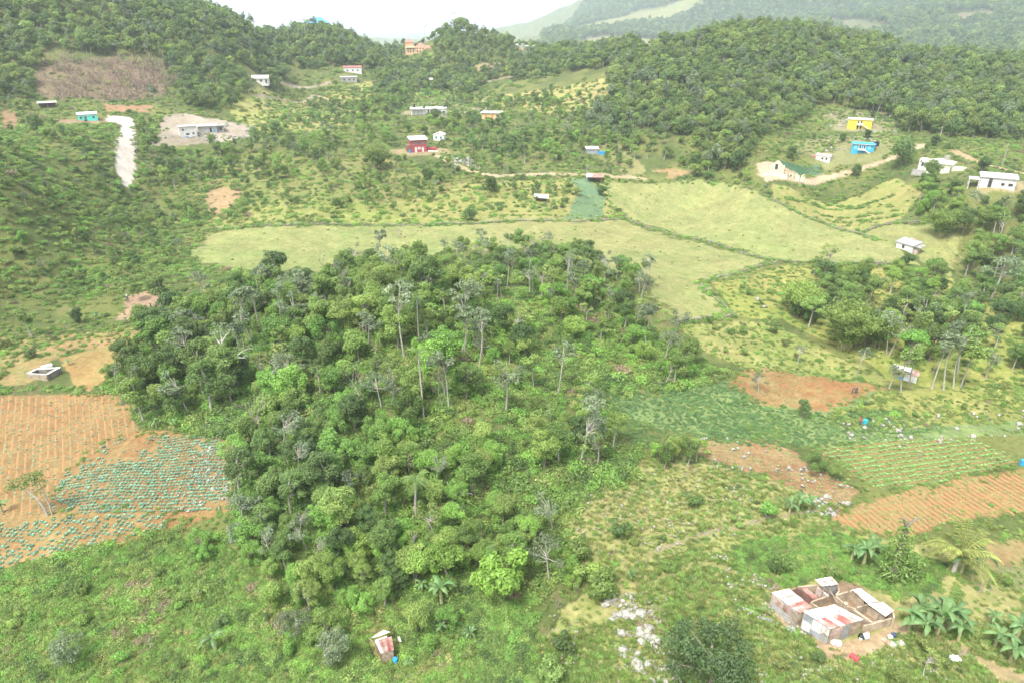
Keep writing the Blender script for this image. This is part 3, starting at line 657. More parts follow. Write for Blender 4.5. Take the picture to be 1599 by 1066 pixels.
zone([(1340,540),(1400,500),(1520,510),(1540,590),(1400,592)], 4.6, {'broadleaf': 3, 'slender': 2, 'sparse': 3}, .7, 1.05, 'in the grove round the hut', 1)
zone([(1345,445),(1440,435),(1530,460),(1640,480),(1640,600),(1540,580),(1500,520),(1390,510)], 5.2, {'broadleaf': 3, 'round': 1, 'sparse': 1}, .6, .9, 'in the loose yellow-meadow grove', 1)
zone([(1500,350),(1640,330),(1640,470),(1520,440),(1485,420)], 5.0, {'broadleaf': 4, 'slender': 1, 'sparse': 1}, .8, 1.15, 'in the wood behind the ruin', 1)
zone([(1400,300),(1480,290),(1530,306),(1640,312),(1640,350),(1500,350),(1440,345),(1405,325)], 5.2, {'broadleaf': 4, 'round': 1.5, 'vine': 1}, .65, 1.0, 'below the flat-roofed villa', 1)
zone([(1245,300),(1260,335),(1215,320),(1205,300)], 5, {'vine': 1}, .3, .45, 'by the terraced meadow', .7)
zone([(-40,430),(0,330),(180,330),(240,380),(300,400),(240,440),(120,440)], 10, {'broadleaf': 2, 'vine': 2, 'sparse': 1}, .3, .55, 'on the scrub above the garden plots', .8)
zone([(-40,330),(-40,215),(170,215),(185,300),(300,330),(320,352),(180,350)], 6.5, {'broadleaf': 3, 'vine': 2, 'sparse': 1}, .35, .6, 'on the slope left of the road', .45)
zone([(212,232),(330,232),(420,215),(600,205),(620,225),(600,270),(400,290),(300,310),(220,300)], 5.8, {'broadleaf': 4, 'vine': 1, 'sparse': 1, 'slender': .6}, .5, .9, 'below the unfinished white house', .85)
zone([(270,310),(420,295),(620,285),(640,300),(520,322),(340,350),(260,350)], 7.5, {'broadleaf': 2, 'vine': 2, 'sparse': 1}, .3, .65, 'above the long pasture', .7)
zone([(630,290),(700,262),(740,275),(740,300),(640,310)], 7, {'broadleaf': 2, 'sparse': 1, 'round': 1}, .4, .75, 'below the red house', .6)
zone([(600,182),(740,185),(900,200),(1000,215),(1080,262),(1020,262),(930,232),(860,262),(780,262),(700,215),(620,212)], 5.6, {'broadleaf': 4, 'vine': 2, 'slender': .7}, .5, .85, 'on the slope above dirt road', .85)
zone([(560,195),(590,150),(640,150),(622,180),(620,212),(600,205)], 5.5, {'broadleaf': 4, 'round': 1}, .5, .85, 'beside the white villa', .8)
zone([(420,205),(560,200),(540,180),(430,190)], 8, {'broadleaf': 2, 'vine': 1}, .35, .6, 'on the sunlit upper meadow', .6)
zone([(730,140),(960,140),(960,200),(830,190),(760,165)], 9, {'broadleaf': 2, 'vine': 2}, .3, .6, 'above the peach house', .6)
zone([(1180,250),(1290,200),(1290,215),(1240,232),(1195,262)], 8, {'broadleaf': 1, 'vine': 1}, .35, .6, 'beside the quarry track', .5)
zone([(1400,215),(1480,225),(1600,265),(1600,282),(1520,262),(1450,250),(1400,250)], 9, {'round': 1, 'broadleaf': 1}, .4, .7, 'behind the right villas', .5)
zone([(1130,280),(1190,285),(1215,310),(1160,300)], 6, {'broadleaf': 1, 'vine': 1}, .4, .7, 'at the foot of the hill', .8)
zone([(-40,430),(0,330),(180,330),(240,380),(240,440),(120,440)], 14, {'round': 1, 'sparse': 1}, .3, .5, 'alone on the left scrub', .5)
# trees that stand out
one('round', 429, 432, 1.05, '', 'round dark green tree standing alone at the near edge of the long pasture', 0)
one('round', 272, 505, 1.05, '', 'dense dark tree at the corner of the bare brown plot', 1)
one('round', 1413, 417, .62, '', 'small round dark tree right below the ruined white house', 0)
one('round', 1236, 250, .75, '', 'round dark tree above the green plot by the quarry', 1)
one('round', 1335, 275, .7, '', 'round dark tree on the bend of the pale track', 2)
one('round', 1315, 222, .55, '', 'round dark tree at the left end of the blue house', 0)
one('round', 1352, 217, .55, '', 'round dark tree right behind the blue house', 1)
one('round', 1408, 258, 1.5, '', 'huge grey-green tree standing right of the blue house', 2)
one('round', 1533, 268, .75, '', 'round tree with reddish tips between the two pale villas', 0)
one('round', 765, 302, .9, '', 'dark upright tree standing at the bend of the dirt road', 1)
one('round', 732, 346, .62, '', 'small spreading tree alone above the long pasture', 2)
one('round', 939, 306, .6, '', 'small round tree beside the red-roofed shed', 0)
one('broadleaf', 228, 208, .75, '', 'rounded dark tree on the verge at the top of the white road', 2)
one('slender', 632, 560, 1.15, '', 'tall slim tree with a straight pale trunk in mid wood', 2)
one('sparse', 790, 640, 1.15, '', 'half bare tree with drooping silver branches in mid wood', 2)
one('sparse', 1545, 470, 1.5, '', 'giant pale-limbed tree with wide open crown on the right', 0)
one('sparse', 858, 908, .85, '', 'flat-topped pale green tree with a thin stem on the dry bank', 0)
one('bushhi', 785, 935, 1.5, '', 'glossy bright yellow-green tree in the lower thicket', 0)
one('bushhi', 705, 905, 1.05, '', 'second bright green tree just left of the glossy one', 1)
one('vine', 395, 690, .8, '', 'bright green bush at the corner of the cabbage field', 2)
one('bushhi', 385, 735, .6, '', 'bright green bush spilling over the edge of the cabbage field', 2)
one('sparse', 905, 725, 1.05, '', 'pale grey-green tree at the top of the rocky pasture', 2)
one('broadleaf', 850, 735, .85, '', 'yellowish green tree left of the pale grey-green one', 1)
one('spread', 1100, 1085, 1.05, '', 'large dark spreading tree left of the tin-roofed pens', 0)
one('silver', 115, 1040, .95, '', 'grey-green bushy tree alone on the lower left slope', 1)
one('silver', 470, 985, .8, '', 'silvery bush with pale twisting twigs left of the tin shack', 0)
one('silver', 520, 1035, .95, '', 'grey-green tree with bare crooked limb above the tin shack', 1)
one('vine', 1275, 735, .72, '', 'low dark bush between the stony plot and the green rows', 1)
one('broadleaf', 1302, 750, .40, '', 'small yellow-green tree on the stones below the green rows', 1)
one('sparse', 1440, 1060, .5, '', 'yellowish leafy tree in front of the farmyard', 1)
one('vine', 1400, 1075, .5, '', 'yellow-green bush at the lower edge in front of the farmyard', 2)
one('broadleaf', 1250, 650, .42, '', 'thin young tree standing among the green beans', 3)
one('slender', 1408, 612, .9, '', 'slender tree right in front of the tarpaulin hut', 1)
one('sparse', 1388, 606, .7, '', 'open-crowned tree at the left front of the tarpaulin hut', 0)
one('vine', 520, 1005, .75, '', 'creeper-clad tree on the left of the tin shack', 1)
one('vine', 660, 985, .7, '', 'creeper-clad tree on the right of the tin shack', 2)
one('sparse', 1185, 612, .5, '', 'thin young tree at the left tip of the red plot', 0)
one('sparse', 1245, 570, .5, '', 'slim grey tree above the red plot', 2)
one('slender', 1338, 590, .62, '', 'thin pale-stemmed tree at the end of the red plot', 0)
one('broadleaf', 50, 525, .75, '', 'dark tree at the far left end of the garden plots', 2)
one('round', 125, 502, .50, '', 'dark bushy tree left of the bare brown plot', 1)
one('sparse', 75, 430, .55, '', 'pale flat-topped tree alone on the scrubby slope', 0)
one('broadleaf', 218, 470, .5, '', 'green tree just above the bare brown plot', 0)
one('broadleaf', 60, 215, .9, '', 'flat-crowned tree in front of the turquoise building', 3)
one('broadleaf', 1270, 430, .6, '', 'dark tree at the meeting of the stone walls', 2)
one('sparse', 1290, 425, 1.1, '', 'tall thin half bare tree behind the dark one at the stone walls', 1)
one('broadleaf', 225, 660, .95, '', 'big rounded tree on the corner of the red field', 2)
for q in ((1420,600),(1475,606),(1490,604),(1500,603),(1455,605)): one('slender', q[0], q[1], RN.uniform(.95, 1.15), 'in front of the grove')
for q in ((1010,440),(1062,500),(905,445),(885,430)): one('sparse', q[0] - 10, q[1] + 30, .85, 'at the top edge of the wood')
KN = {'broadleaf': ('broadleaf_tree', 'leafy green tree with lumpy crown'), 'slender': ('slender_tree', 'tall thin tree with pale stem and small high crown'), 'vine': ('vine_covered_tree', 'low tree smothered in green creepers'),
      'sparse': ('open_crowned_tree', 'open-crowned tree with pale showing limbs'), 'round': ('dense_tree', 'dense dark round-crowned tree'), 'bushhi': ('glossy_tree', 'glossy bright green tree'), 'spread': ('spreading_tree', 'spreading tree'), 'silver': ('silvery_tree', 'silvery tree')}
CROWN = {'broadleaf': ['mid green', 'light green', 'fresh green', 'dark green', 'pale green', 'olive green'], 'slender': ['greyish', 'mid green', 'silvery', 'light green', 'grey-green'], 'vine': ['grass-green', 'mid green', 'light green', 'ivy-green', 'yellowish green'],
         'sparse': ['grey-green', 'olive', 'silvery', 'light green'], 'round': ['dark', 'deep green', 'dark glossy'], 'bushhi': ['bright'] * 3, 'spread': ['dark'], 'silver': ['silvery'] * 2}
hero = [t for t in TREES if len(t) > 6 and t[6] and math.hypot(t[1], t[2]) < 150]
def _free(t):
    if len(t) > 6 and t[6]: return True
    for h in hero:
        d0 = math.hypot(h[1], h[2]); ux, uy = h[1] / d0, h[2] / d0; dx, dy = t[1] - h[1], t[2] - h[2]; al = dx * ux + dy * uy; sd_ = abs(dx * uy - dy * ux)
        if sd_ < 2.2 * h[4] and -5.5 * h[4] < al < 1.8: return False
    return True
TREES = [t for t in TREES if _free(t)]
by = {}
for t in TREES:
    t = tuple(t) + (None,) * (8 - len(t)); by.setdefault(t[0], []).append(t)
REST = []
NOUN = {'broadleaf': 'leafy tree', 'slender': 'thin tree', 'vine': 'creeper-clad tree', 'sparse': 'open-crowned tree', 'round': 'dense tree', 'bushhi': 'glossy tree', 'spread': 'spreading tree', 'silver': 'silvery tree'}
PL = {}
for pl in {t[5] for t in TREES}:
    A_ = np.array([(t[1], t[2]) for t in TREES if t[5] == pl]); PL[pl] = (*A_.mean(0), *(A_.std(0) + .1))
for k, L in by.items():
    L.sort(key=lambda t: (t[6] is None, -t[4] / math.hypot(t[1], t[2])))
    for i, t in enumerate(L):
        if i >= 290: REST.append(t); continue
        v = t[7] if t[7] is not None else int(RN.integers(0, len(PR[k])))
        s = t[4]; e = empty(KN[k][0], (t[1], t[2], t[3] - .05), RN.uniform(0, 6.28)); e.scale = (s * RN.uniform(.9, 1.1), s * RN.uniform(.9, 1.1), s)
        lab = t[6]
        if not lab:
            cx_, cy_, sx_, sy_ = PL[t[5]]; q = ('far' if t[2] > cy_ + .45 * sy_ else 'near' if t[2] < cy_ - .45 * sy_ else '', 'left' if t[1] < cx_ - .45 * sx_ else 'right' if t[1] > cx_ + .45 * sx_ else '')
            q = ' '.join(w for w in q if w); sz = 'small ' if s < .62 else 'tall ' if s > 1.0 else ''
            lab = f"{sz}{CROWN[k][v]} {NOUN[k]} {t[5]}" + (f", {q} side" if q else ', at its centre')
        tag(e, lab, 'tree', None if t[6] else KN[k][0].replace('_', ' ') + 's ' + t[5])
        link('crown', PR[k][v][0], e); link('trunk', PR[k][v][1], e)
NEARJ = []
for i, (k_, v_, px, py, lb) in enumerate((('broadleaf', 0, 455, 800, 'mid green tree low on the slope beside the cabbage field'), ('broadleaf', 1, 520, 520, 'light green small-leaved tree in the left part of the middle wood'), ('vine', 0, 640, 860, 'creeper-smothered tree above the thicket of the tin shack'), ('vine', 2, 820, 560, 'light creeper-clad tree on the shaded side of the knoll'), ('broadleaf', 4, 1430, 540, 'pale green tree amid the right grove'), ('sparse', 0, 300, 560, 'silvery open tree at the left shoulder of the wood'))):
    x, y, z = g(px, py); o = link(KN[k_][0], joined([PR[k_][v_][0], PR[k_][v_][1]], KN[k_][0]), None, (x, y, z), None, (.7,) * 3); tag(o, lb, 'tree'); NEARJ.append(o)
print('TREES', {k: len(v) for k, v in by.items()}, 'rest', len(REST))
# ---------------------------------------------------------------- woods too far and too many to count
def far_src(px, py, i, lab):
    x, y, z = g(px, py); o = link('hill_tree', FAR[i], None, (x, y, z)); tag(o, lab, 'tree', 'trees at the edge of the hill forests'); return o
HILL = [far_src(1130, 270, 0, 'green tree at the foot of the forested hill above the pasture corner'), far_src(1290, 160, 1, 'pale-stemmed tree in the forest above the yellow house'), far_src(305, 165, 2, 'low dark tree at the foot of the left forest'),
        far_src(245, 168, 3, 'tall grey tree at the foot of the slash clearing'), far_src(1450, 200, 4, 'broad green tree below the right hill forest'), far_src(330, 150, 5, 'light green tree left of the small white farmhouse')]
def _nz(P): return .72 + .56 * fbm(P[:, 0] / 17, P[:, 1] / 17, 203, 2)
def woods(name, poly, d, s0, s1, label, keep=1.0, dd=None, world=False, mix=None, cat='forest', flt=True):
    P = grid_pts(poly if world else W(poly), d); P = P[view(P, 40)]
    if flt: P = P[clear(P, True, s1 > .55)]
    P = P[(RN.uniform(0, 1, len(P)) < keep) if keep > .6 else (fbm(P[:, 0] / 14, P[:, 1] / 14, 33, 2) + RN.uniform(-.12, .12, len(P)) > .58 - .16 * keep)]; n = len(P)
    idx = RN.choice(6, n, p=mix or [.26, .14, .2, .12, .18, .10])
    print(name, n)
    return scatter(name, HILL, P, RN.uniform(0, 6.28, n), RN.uniform(s0, s1, n) * _nz(P), idx, label, cat)
woods('woodland', hullz([(-120,345),(30,345),(48,362),(60,382),(250,380),(262,362),(270,330),(345,332),(380,370),(420,400),(440,430),(430,470),(350,500),(-120,520)]), 3.5, .5, .95, 'forest covering the left hill up to the skyline', world=True)
woods('woodland', hullz([(-120,325),(35,330),(42,345),(30,370),(-120,350)]), 6, .5, .8, 'bushy trees at the foot of the left hill', world=True)
woods('woodland', hullz([(415,455),(470,452),(560,455),(590,470),(590,560),(415,540)]), 3.6, .5, 1.0, 'wooded ridge under the blue-roofed house', world=True)
woods('woodland', hullz([(585,400),(700,430),(720,400),(760,450),(860,425),(1000,400),(1000,540),(585,560)]), 3.9, .45, .95, 'wooded ridge round the orange-roofed mansion', world=True, keep=.85)
woods('woodland', hullz([(960,330),(1090,285),(1110,262),(1190,262),(1205,285),(1290,330),(1310,345),(1420,340),(1440,310),(1620,310),(1760,330),(1760,520),(960,520),(890,460),(890,420),(950,400)]), 3.4, .5, 1.0, 'forest covering the right hill behind the villas', world=True)
woods('woodland', hullz([(880,290),(1000,285),(1090,280),(1090,300),(960,335),(900,330)]), 5, .55, .95, 'wood at the left foot of the right hill', world=True)
woods('mountain_forest', hullz([(820,820),(1000,700),(1720,700),(1720,3000),(930,3000),(850,2200)]), 10.5, 1.4, 2.2, 'blue-green forest on the distant mountain', world=True, mix=[.12, .04, .64, .02, .16, .02])
woods('scrub', hullz([(1080,240),(1660,230),(1660,400),(1430,345),(1300,345),(1190,290),(1080,290)]), 8, .2, .45, 'bushes dotted round the villas', world=True, keep=.4, cat='bushes')
woods('scrub', hullz([(-60,205),(200,205),(220,225),(360,220),(600,215),(1000,225),(1000,345),(700,420),(420,420),(380,330),(170,320),(-60,325)]), 5.0, .2, .5, 'bushes dotted over the middle slopes', world=True, keep=.5, cat='bushes')
woods('scrub', W([(-60,440),(-60,260),(180,250),(240,340),(300,400),(240,440),(120,450)]), 3.8, .15, .42, 'low bushes on the left slope', world=True, keep=.8, cat='bushes')
if REST:
    P = np.array([[t[1], t[2], t[3]] for t in REST]); n = len(P)
    c_ = np.array([{'broadleaf': 0, 'vine': 2, 'sparse': 5, 'slender': 4, 'round': 0, 'bushhi': 3, 'spread': 0, 'silver': 5}[t[0]] for t in REST]); c_ = np.where((c_ == 0) & (RN.uniform(0, 1, n) < .6), RN.choice([1, 4], n), c_); c_ = np.where((c_ == 2) & (RN.uniform(0, 1, n) < .5), 3, c_)
    scatter('woodland', NEARJ, P, RN.uniform(0, 6.28, n), np.array([t[4] for t in REST]), c_, 'smaller trees filling the groves between the tall ones', 'forest')
# ---------------------------------------------------------------- undergrowth, grass and weeds
def anchor(nm, me, px, py, lab, cat):
    x, y, z = g(px, py); o = link(nm, me, None, (x, y, z)); tag(o, lab, cat, None, 'stuff'); return o
WE = [anchor('weeds', clump(6, .5, .38, 620, .125, M[m]), 300 + 25 * i, 960 + 9 * i, 'leafy weeds on the lower slope', 'weeds') for i, m in enumerate(('weed', 'mid', 'weed', 'vine', 'olive', 'light'))]
BE = [anchor('bean_plants', clump(6, .5, .38, 560, .14, M['bean']), 1060 + 40 * i, 640 + 10 * i, 'leafy bean plants below the red plot', 'crop') for i in range(2)]
WX = [anchor('weeds', clump(6, .5, .42, 420, .15, M[m]), 330 + 30 * i, 1010 + 9 * i, 'darker and drier clumps on the lower slope', 'weeds') for i, m in enumerate(('dark', 'straw', 'dead'))]
PG_ = 0 and [anchor('grass', tuft(40, .35, .03, M['pgrass'], .5, 1.0), 1000 + 30 * i, 400 - 10 * i, 'short pasture grass', 'grass') for i in range(2)]
GR = [anchor('grass', tuft(70, .42, .022, M[m], .35, .9), 1050 + 12 * i, 800 + 6 * i, 'grass on the rocky pasture', 'grass') for i, m in enumerate(('straw', 'olive', 'weed', 'straw'))]
BU = []
for i in range(5):
    x, y, z = g(440 + 40 * i, 985 + 7 * i)
    BU.append(PR['bush'][i])
def under(name, poly, d, srcs, s0, s1, probs, label, cat, keep=1.0, world=False, tilled=True, clump_n=None, flt=True):
    P = grid_pts(poly if world else W(poly), d); P = P[view(P, 30)]
    if flt: P = P[clear(P, tilled)]
    if clump_n is not None: P = P[fbm(P[:, 0] / clump_n, P[:, 1] / clump_n, 61, 3) > .5 - (keep - .5)]
    else: P = P[RN.uniform(0, 1, len(P)) < keep]
    n = len(P); pr_ = np.array(probs, float); pr_ /= pr_.sum(); print(name, n)
    if not n: return
    nz_ = fbm(P[:, 0] / 5, P[:, 1] / 5, 71, 3); rk = np.argsort(np.argsort(nz_)) / max(1, n); u_ = .5 * RN.uniform(0, 1, n) + .5 * rk
    if srcs is WE and len(pr_) == 6: srcs = WE + WX; pr_ = np.append(pr_, (.10, .025, .012)); pr_ = pr_[[6, 0, 1, 3, 2, 5, 4, 7, 8]]; srcs = [srcs[j] for j in (6, 0, 1, 3, 2, 5, 4, 7, 8)]; pr_ /= pr_.sum()
    rr_ = np.argsort(np.argsort(u_)) / max(1, n); pick = np.minimum(np.searchsorted(np.cumsum(pr_), rr_), len(srcs) - 1)
    sz = RN.uniform(s0, s1, n) * (.65 + .7 * fbm(P[:, 0] / 6, P[:, 1] / 6, 88, 2))
    return scatter(name, srcs, P, RN.uniform(0, 6.28, n), sz, pick, label, cat)
under('undergrowth', [(-60,1150),(-60,905),(260,838),(340,850),(560,890),(800,900),(830,960),(850,1150)], .55, WE, .45, 1.3, [4, 4, 3, 5, 1, 4], 'tangled weeds and creepers over the lower slope', 'undergrowth', .93)
under('undergrowth', [(190,652),(150,610),(240,500),(420,455),(760,450),(960,475),(1060,545),(1160,595),(1010,650),(880,640),(1000,700),(990,740),(900,800),(880,900),(840,940),(600,930),(500,900),(330,850),(365,790),(360,690),(250,670)], 1.15, WE, 1.0, 2.3, [2, 4, 2, 4, 1, 4], 'undergrowth on the floor of the wood', 'undergrowth', .9)
under('undergrowth', [(1140,865),(1160,845),(1300,830),(1400,850),(1480,880),(1460,920),(1400,930),(1330,905),(1290,905),(1210,925),(1160,910)], .55, WE, .5, 1.0, [1, 1, 1, 6, 0, 2], 'creeper carpet behind the tin-roofed pens', 'creepers', 1.0, tilled=False)
under('undergrowth', [(990,960),(1000,880),(1140,860),(1200,930),(1300,1010),(1420,990),(1640,960),(1640,1150),(860,1150),(830,1000)], .9, WE, .35, .9, [5, 2, 4, 3, 3, 4], 'weeds round the farmyard', 'weeds', .62, clump_n=4)
under('grass', [(990,960),(1000,880),(1140,860),(1200,930),(1300,1010),(1420,990),(1640,960),(1640,1150),(860,1150),(830,1000)], .42, GR, .45, .9, [1, 2, 6, 1], 'short grass round the farmyard', 'grass', .8)
under('grass', [(870,790),(985,735),(1095,725),(1200,750),(1300,792),(1290,820),(1150,850),(1010,890),(900,880)], .6, GR, .4, .9, [5, 3, 3, 5], 'dry grass on the rocky pasture', 'grass', .7)
under('weeds', [(870,790),(985,735),(1095,725),(1200,750),(1300,792),(1290,820),(1150,850),(1010,890),(900,880)], 1.3, WE, .3, .8, [3, 2, 2, 2, 5, 2], 'weeds dotted over the rocky pasture', 'weeds', .4)
under('weeds', [(1300,640),(1400,608),(1640,600),(1640,655),(1400,668),(1300,662)], .9, WE, .4, .9, [4, 2, 4, 1, 4, 2], 'weeds on the stony strip below the grove', 'weeds', .7, tilled=False)
under('bean_plants', [(925,640),(950,615),(1140,592),(1190,632),(1290,646),(1400,640),(1500,668),(1380,690),(1250,700),(1066,680),(1000,700),(940,665)], .72, BE + WE[:1], .35, .85, [5, 5, 1], 'leafy bean rows below the red plot', 'crop', .95, tilled=False)
under('weeds', [(1060,505),(1200,500),(1340,570),(1400,600),(1230,578),(1160,572),(1090,540)], 1.3, WE, .3, .8, [3, 3, 3, 1, 3, 2], 'weeds on the meadow below the stone wall', 'weeds', .5, tilled=False)
under('weeds', [(1110,442),(1222,414),(1330,416),(1480,434),(1640,470),(1640,620),(1400,600),(1340,560),(1230,500),(1140,490)], 2.0, WE, .5, 1.2, [3, 2, 3, 1, 4, 2], 'tall weeds on the yellow-green meadow', 'weeds', .55)
under('weeds', [(-60,520),(0,505),(220,500),(215,520),(100,556),(110,612),(-60,612)], 1.0, WE, .5, 1.1, [3, 3, 2, 3, 1, 2], 'garden crops and weeds beside the concrete tank', 'weeds', .6)
under('weeds', [(-60,505),(-60,430),(240,430),(300,405),(420,425),(250,470),(200,500)], 1.8, WE, .6, 1.5, [3, 3, 3, 2, 3, 2], 'weeds on the grassy left slope', 'weeds', .6)
under('weeds', [(-60,430),(-60,270),(170,260),(240,340),(320,400),(240,440)], 2.4, WE, 1.0, 2.4, [3, 4, 3, 2, 3, 2], 'weeds and saplings on the left slope', 'weeds', .8)
under('weeds', hullz([(-60,205),(200,205),(1000,225),(1000,345),(700,430),(420,430),(380,330),(170,320),(-60,325)]), 2.6, WE, .8, 2.4, [4, 3, 4, 3, 3, 5], 'weeds over the middle slopes', 'weeds', .75, world=True)
under('weeds', hullz([(1080,240),(1660,230),(1660,400),(1430,345),(1300,345),(1190,290),(1080,290)]), 1.9, WE, .6, 1.9, [4, 3, 4, 2, 4, 4], 'weeds on the slopes round the villas', 'weeds', .85, world=True)
under('weeds', hullz([(940,205),(1200,170),(1660,150),(1660,240),(1080,262),(940,240)]), 2.2, WE, .4, 1.0, [4, 1, 4, 1, 5, 3], 'weeds round the big pasture', 'weeds', .6, world=True)
under('weeds', hullz([(340,430),(1000,430),(1000,540),(340,540)]), 5, WE, 2, 4, [3, 4, 3, 2, 3, 3], 'scrub below the ridge houses', 'weeds', .7, world=True)
under('weeds', [(1200,305),(1450,300),(1450,345),(1330,362),(1290,348)], 2.5, WE, .5, 1.5, [3, 1, 3, 1, 4, 2], 'weeds on the terraced meadow', 'weeds', .3, tilled=False)
under('slash_branches', hullz([(48,345),(60,380),(255,378),(262,360),(230,340)]), 2.2, [link('brushwood', deadtree(3.5, .12, 3, .9, 3, (.8, .2, .35)).mesh('brushwood', [solid('brown_brushwood', (.27, .20, .15), (.18, .13, .10), 5)]), None, g(150, 130)), WE[4]], 1.0, 2.4, [5, 1], 'felled brushwood covering the slash clearing', 'brushwood', .95, world=True, tilled=False)
o = bpy.data.objects['brushwood']; tag(o, 'felled brushwood in the slash clearing', 'brushwood', None, 'stuff')
for nm_, keep_, sz in (('pasture', .9, 1.0), ('meadow', .6, 1.6)):
    for k_, r_ in enumerate(REG):
        if r_[0] == nm_:
            D_ = math.hypot(*np.mean(r_[1], 0))
            if D_ < 330: under('weeds', r_[1], 3.2, WE, .25, .7, [4, 2, 4, 1, 4, 3], 'a few weeds on the ' + nm_, 'weeds', .26 if nm_ == 'pasture' else .5, world=True, tilled=False, clump_n=None)
under('ground_cover', hullz([(-900,36),(2500,36),(2300,135),(-700,135)]), .95, WE + GR, .35, .85, [4, 2, 4, 2, 4, 2, 2, 3, 4, 1], 'low grass and weeds over the near open ground', 'ground cover', .8, world=True)
under('ground_cover', hullz([(-500,135),(2100,135),(2000,240),(-400,240)]), 2.0, WE + GR, .6, 1.4, [4, 2, 4, 2, 4, 2, 2, 3, 4, 1], 'low grass and weeds over the farther open ground', 'ground cover', .6, world=True)
under('weeds', REG[1][1], 4.0, WE, 1.0, 3.0, [4, 3, 4, 2, 4, 4], 'weeds on the high meadow', 'weeds', .7, world=True, tilled=False)
woods('scrub', REG[1][1], 8, .2, .5, 'bushes on the high meadow', world=True, keep=.5, cat='bushes')
# shrubs that stand apart
sh = 0
def shrub(px, py, s, lab, v, group=None):
    x, y, z = g(px, py); e = empty('shrub', (x, y, z), RN.uniform(0, 6.28), s); tag(e, lab, 'shrub', group)
    link('foliage', PR['bush'][v][0], e); link('stem', PR['bush'][v][1], e)
for q in ((962,835,1.15,'upright dark shrub alone in the rocky pasture',2),(1078,788,1.0,'dark twiggy shrub in the dry upper pasture',2),(1098,828,.6,'light green shrub on the terrace bank',1),(1193,812,1.05,'round vivid green shrub beside the banana clump',3),
          (1150,822,.6,'low pale shrub left of the round vivid one',1),(985,850,.8,'feathery light shrub below the upright dark shrub',1),(1032,846,.45,'tiny dark shrub on the rocky pasture path',2),(905,870,1.2,'bushy shrub at the corner of the rocky pasture',0),
          (940,930,1.6,'spreading green bush on the dry bank',0),(915,905,1.4,'green bush behind the spreading one on the dry bank',1),(880,1010,1.0,'grey-green bush above the lower grass patch',2),(860,1060,1.2,'bush at the lower edge beside the white rocks',0),(1260,850,.01,'x',0),
          (1220,890,1.1,'dark bush in the creeper carpet behind the pens',0),(1205,895,.8,'second dark bush in the creeper carpet',2),(1110,500,.7,'dark round bush at the pasture corner',2),(1190,475,.6,'dark bush below the curved stone wall',2),(1170,560,.01,'x',0)):
    if q[2] > .1: shrub(*q[:3], q[3], q[4])
P = np.vstack([grid_pts(W(pl), 6.5) for pl in ([(0,1050),(0,930),(260,870),(420,930),(700,990),(800,1050)], [(1010,900),(1200,860),(1600,900),(1600,1060),(1120,1060)], [(1310,650),(1590,610),(1590,660),(1400,665)], [(1050,510),(1200,505),(1330,575),(1160,565)], [(0,520),(210,505),(100,600),(0,600)], [(1110,450),(1320,420),(1300,450),(1230,490)])])
P = P[clear(P)]
for p in P: 
    e = empty('shrub', p, RN.uniform(0, 6.28), RN.uniform(.4, .9)); v = int(RN.integers(0, 5))
    qx, qy, _ = project(p[0], p[1], p[2]); pl = min(((120, 980, 'on the lower left slope'), (450, 980, 'on the slope left of the shack'), (760, 1020, 'below the glossy tree'), (1100, 900, 'on the grass left of the pens'), (1280, 1030, 'in front of the pens'), (1520, 960, 'right of the pens'), (1450, 635, 'on the stony strip'), (1180, 535, 'on the meadow below the pasture'), (90, 550, 'by the concrete tank'), (1220, 440, 'inside the bend of the stone wall')), key=lambda c: (c[0] - qx) ** 2 + (c[1] - qy) ** 2)[2]; tag(e, ['small mid green', 'small light green', 'small dark green', 'small creeper-green', 'small olive'][v][0 if e.scale[0] < .65 else 6:] + ' bush standing in the weeds ' + pl, 'shrub', 'low bushes ' + pl); link('foliage', PR['bush'][v][0], e); link('stem', PR['bush'][v][1], e)
# weeds creeping over the edges of every plot
E_ = []
for nm_, poly, _, _, _ in REG:
    if nm_ in ('distant_field', 'dirt_yard', 'quarry'): continue
    A_ = np.array(poly); B_ = np.roll(A_, -1, 0)
    for a, b in zip(A_, B_):
        D_ = math.hypot(*((a + b) / 2)); n_ = int(np.linalg.norm(b - a) / (.55 if D_ < 130 else .010 * D_))
        if D_ > 480: continue
        t = RN.uniform(0, 1, n_)[:, None]; E_.append(a + (b - a) * t + RN.normal(size=(n_, 2)) * (.35 if nm_ in ('footpath', 'dirt_road', 'white_road') else .8) * max(1, D_ / 160))
E_ = np.vstack(E_); E_ = np.column_stack([E_, H(E_[:, 0], E_[:, 1])]); E_ = E_[view(E_, 10)]; E_ = E_[~near_any(E_, KEEP)]
E_ = E_[fbm(E_[:, 0] / 5, E_[:, 1] / 5, 15, 2) > .42]; n = len(E_); D_ = np.hypot(E_[:, 0], E_[:, 1])
scatter('field_margin', WE + GR, E_, RN.uniform(0, 6.28, n), RN.uniform(.3, .8, n) * np.clip(D_ / 150, 1, 2.2), RN.choice(10, n, p=[.16, .1, .16, .08, .14, .1, .04, .08, .1, .04]), 'weeds along the margins of the plots and paths', 'weeds')
under('weeds', hullz([(-300,170),(330,170),(330,330),(260,362),(-200,362)]), 2.2, WE, .8, 2.2, [4, 3, 4, 3, 3, 4], 'weeds on the hillside left of the white road', 'weeds', .8, world=True)
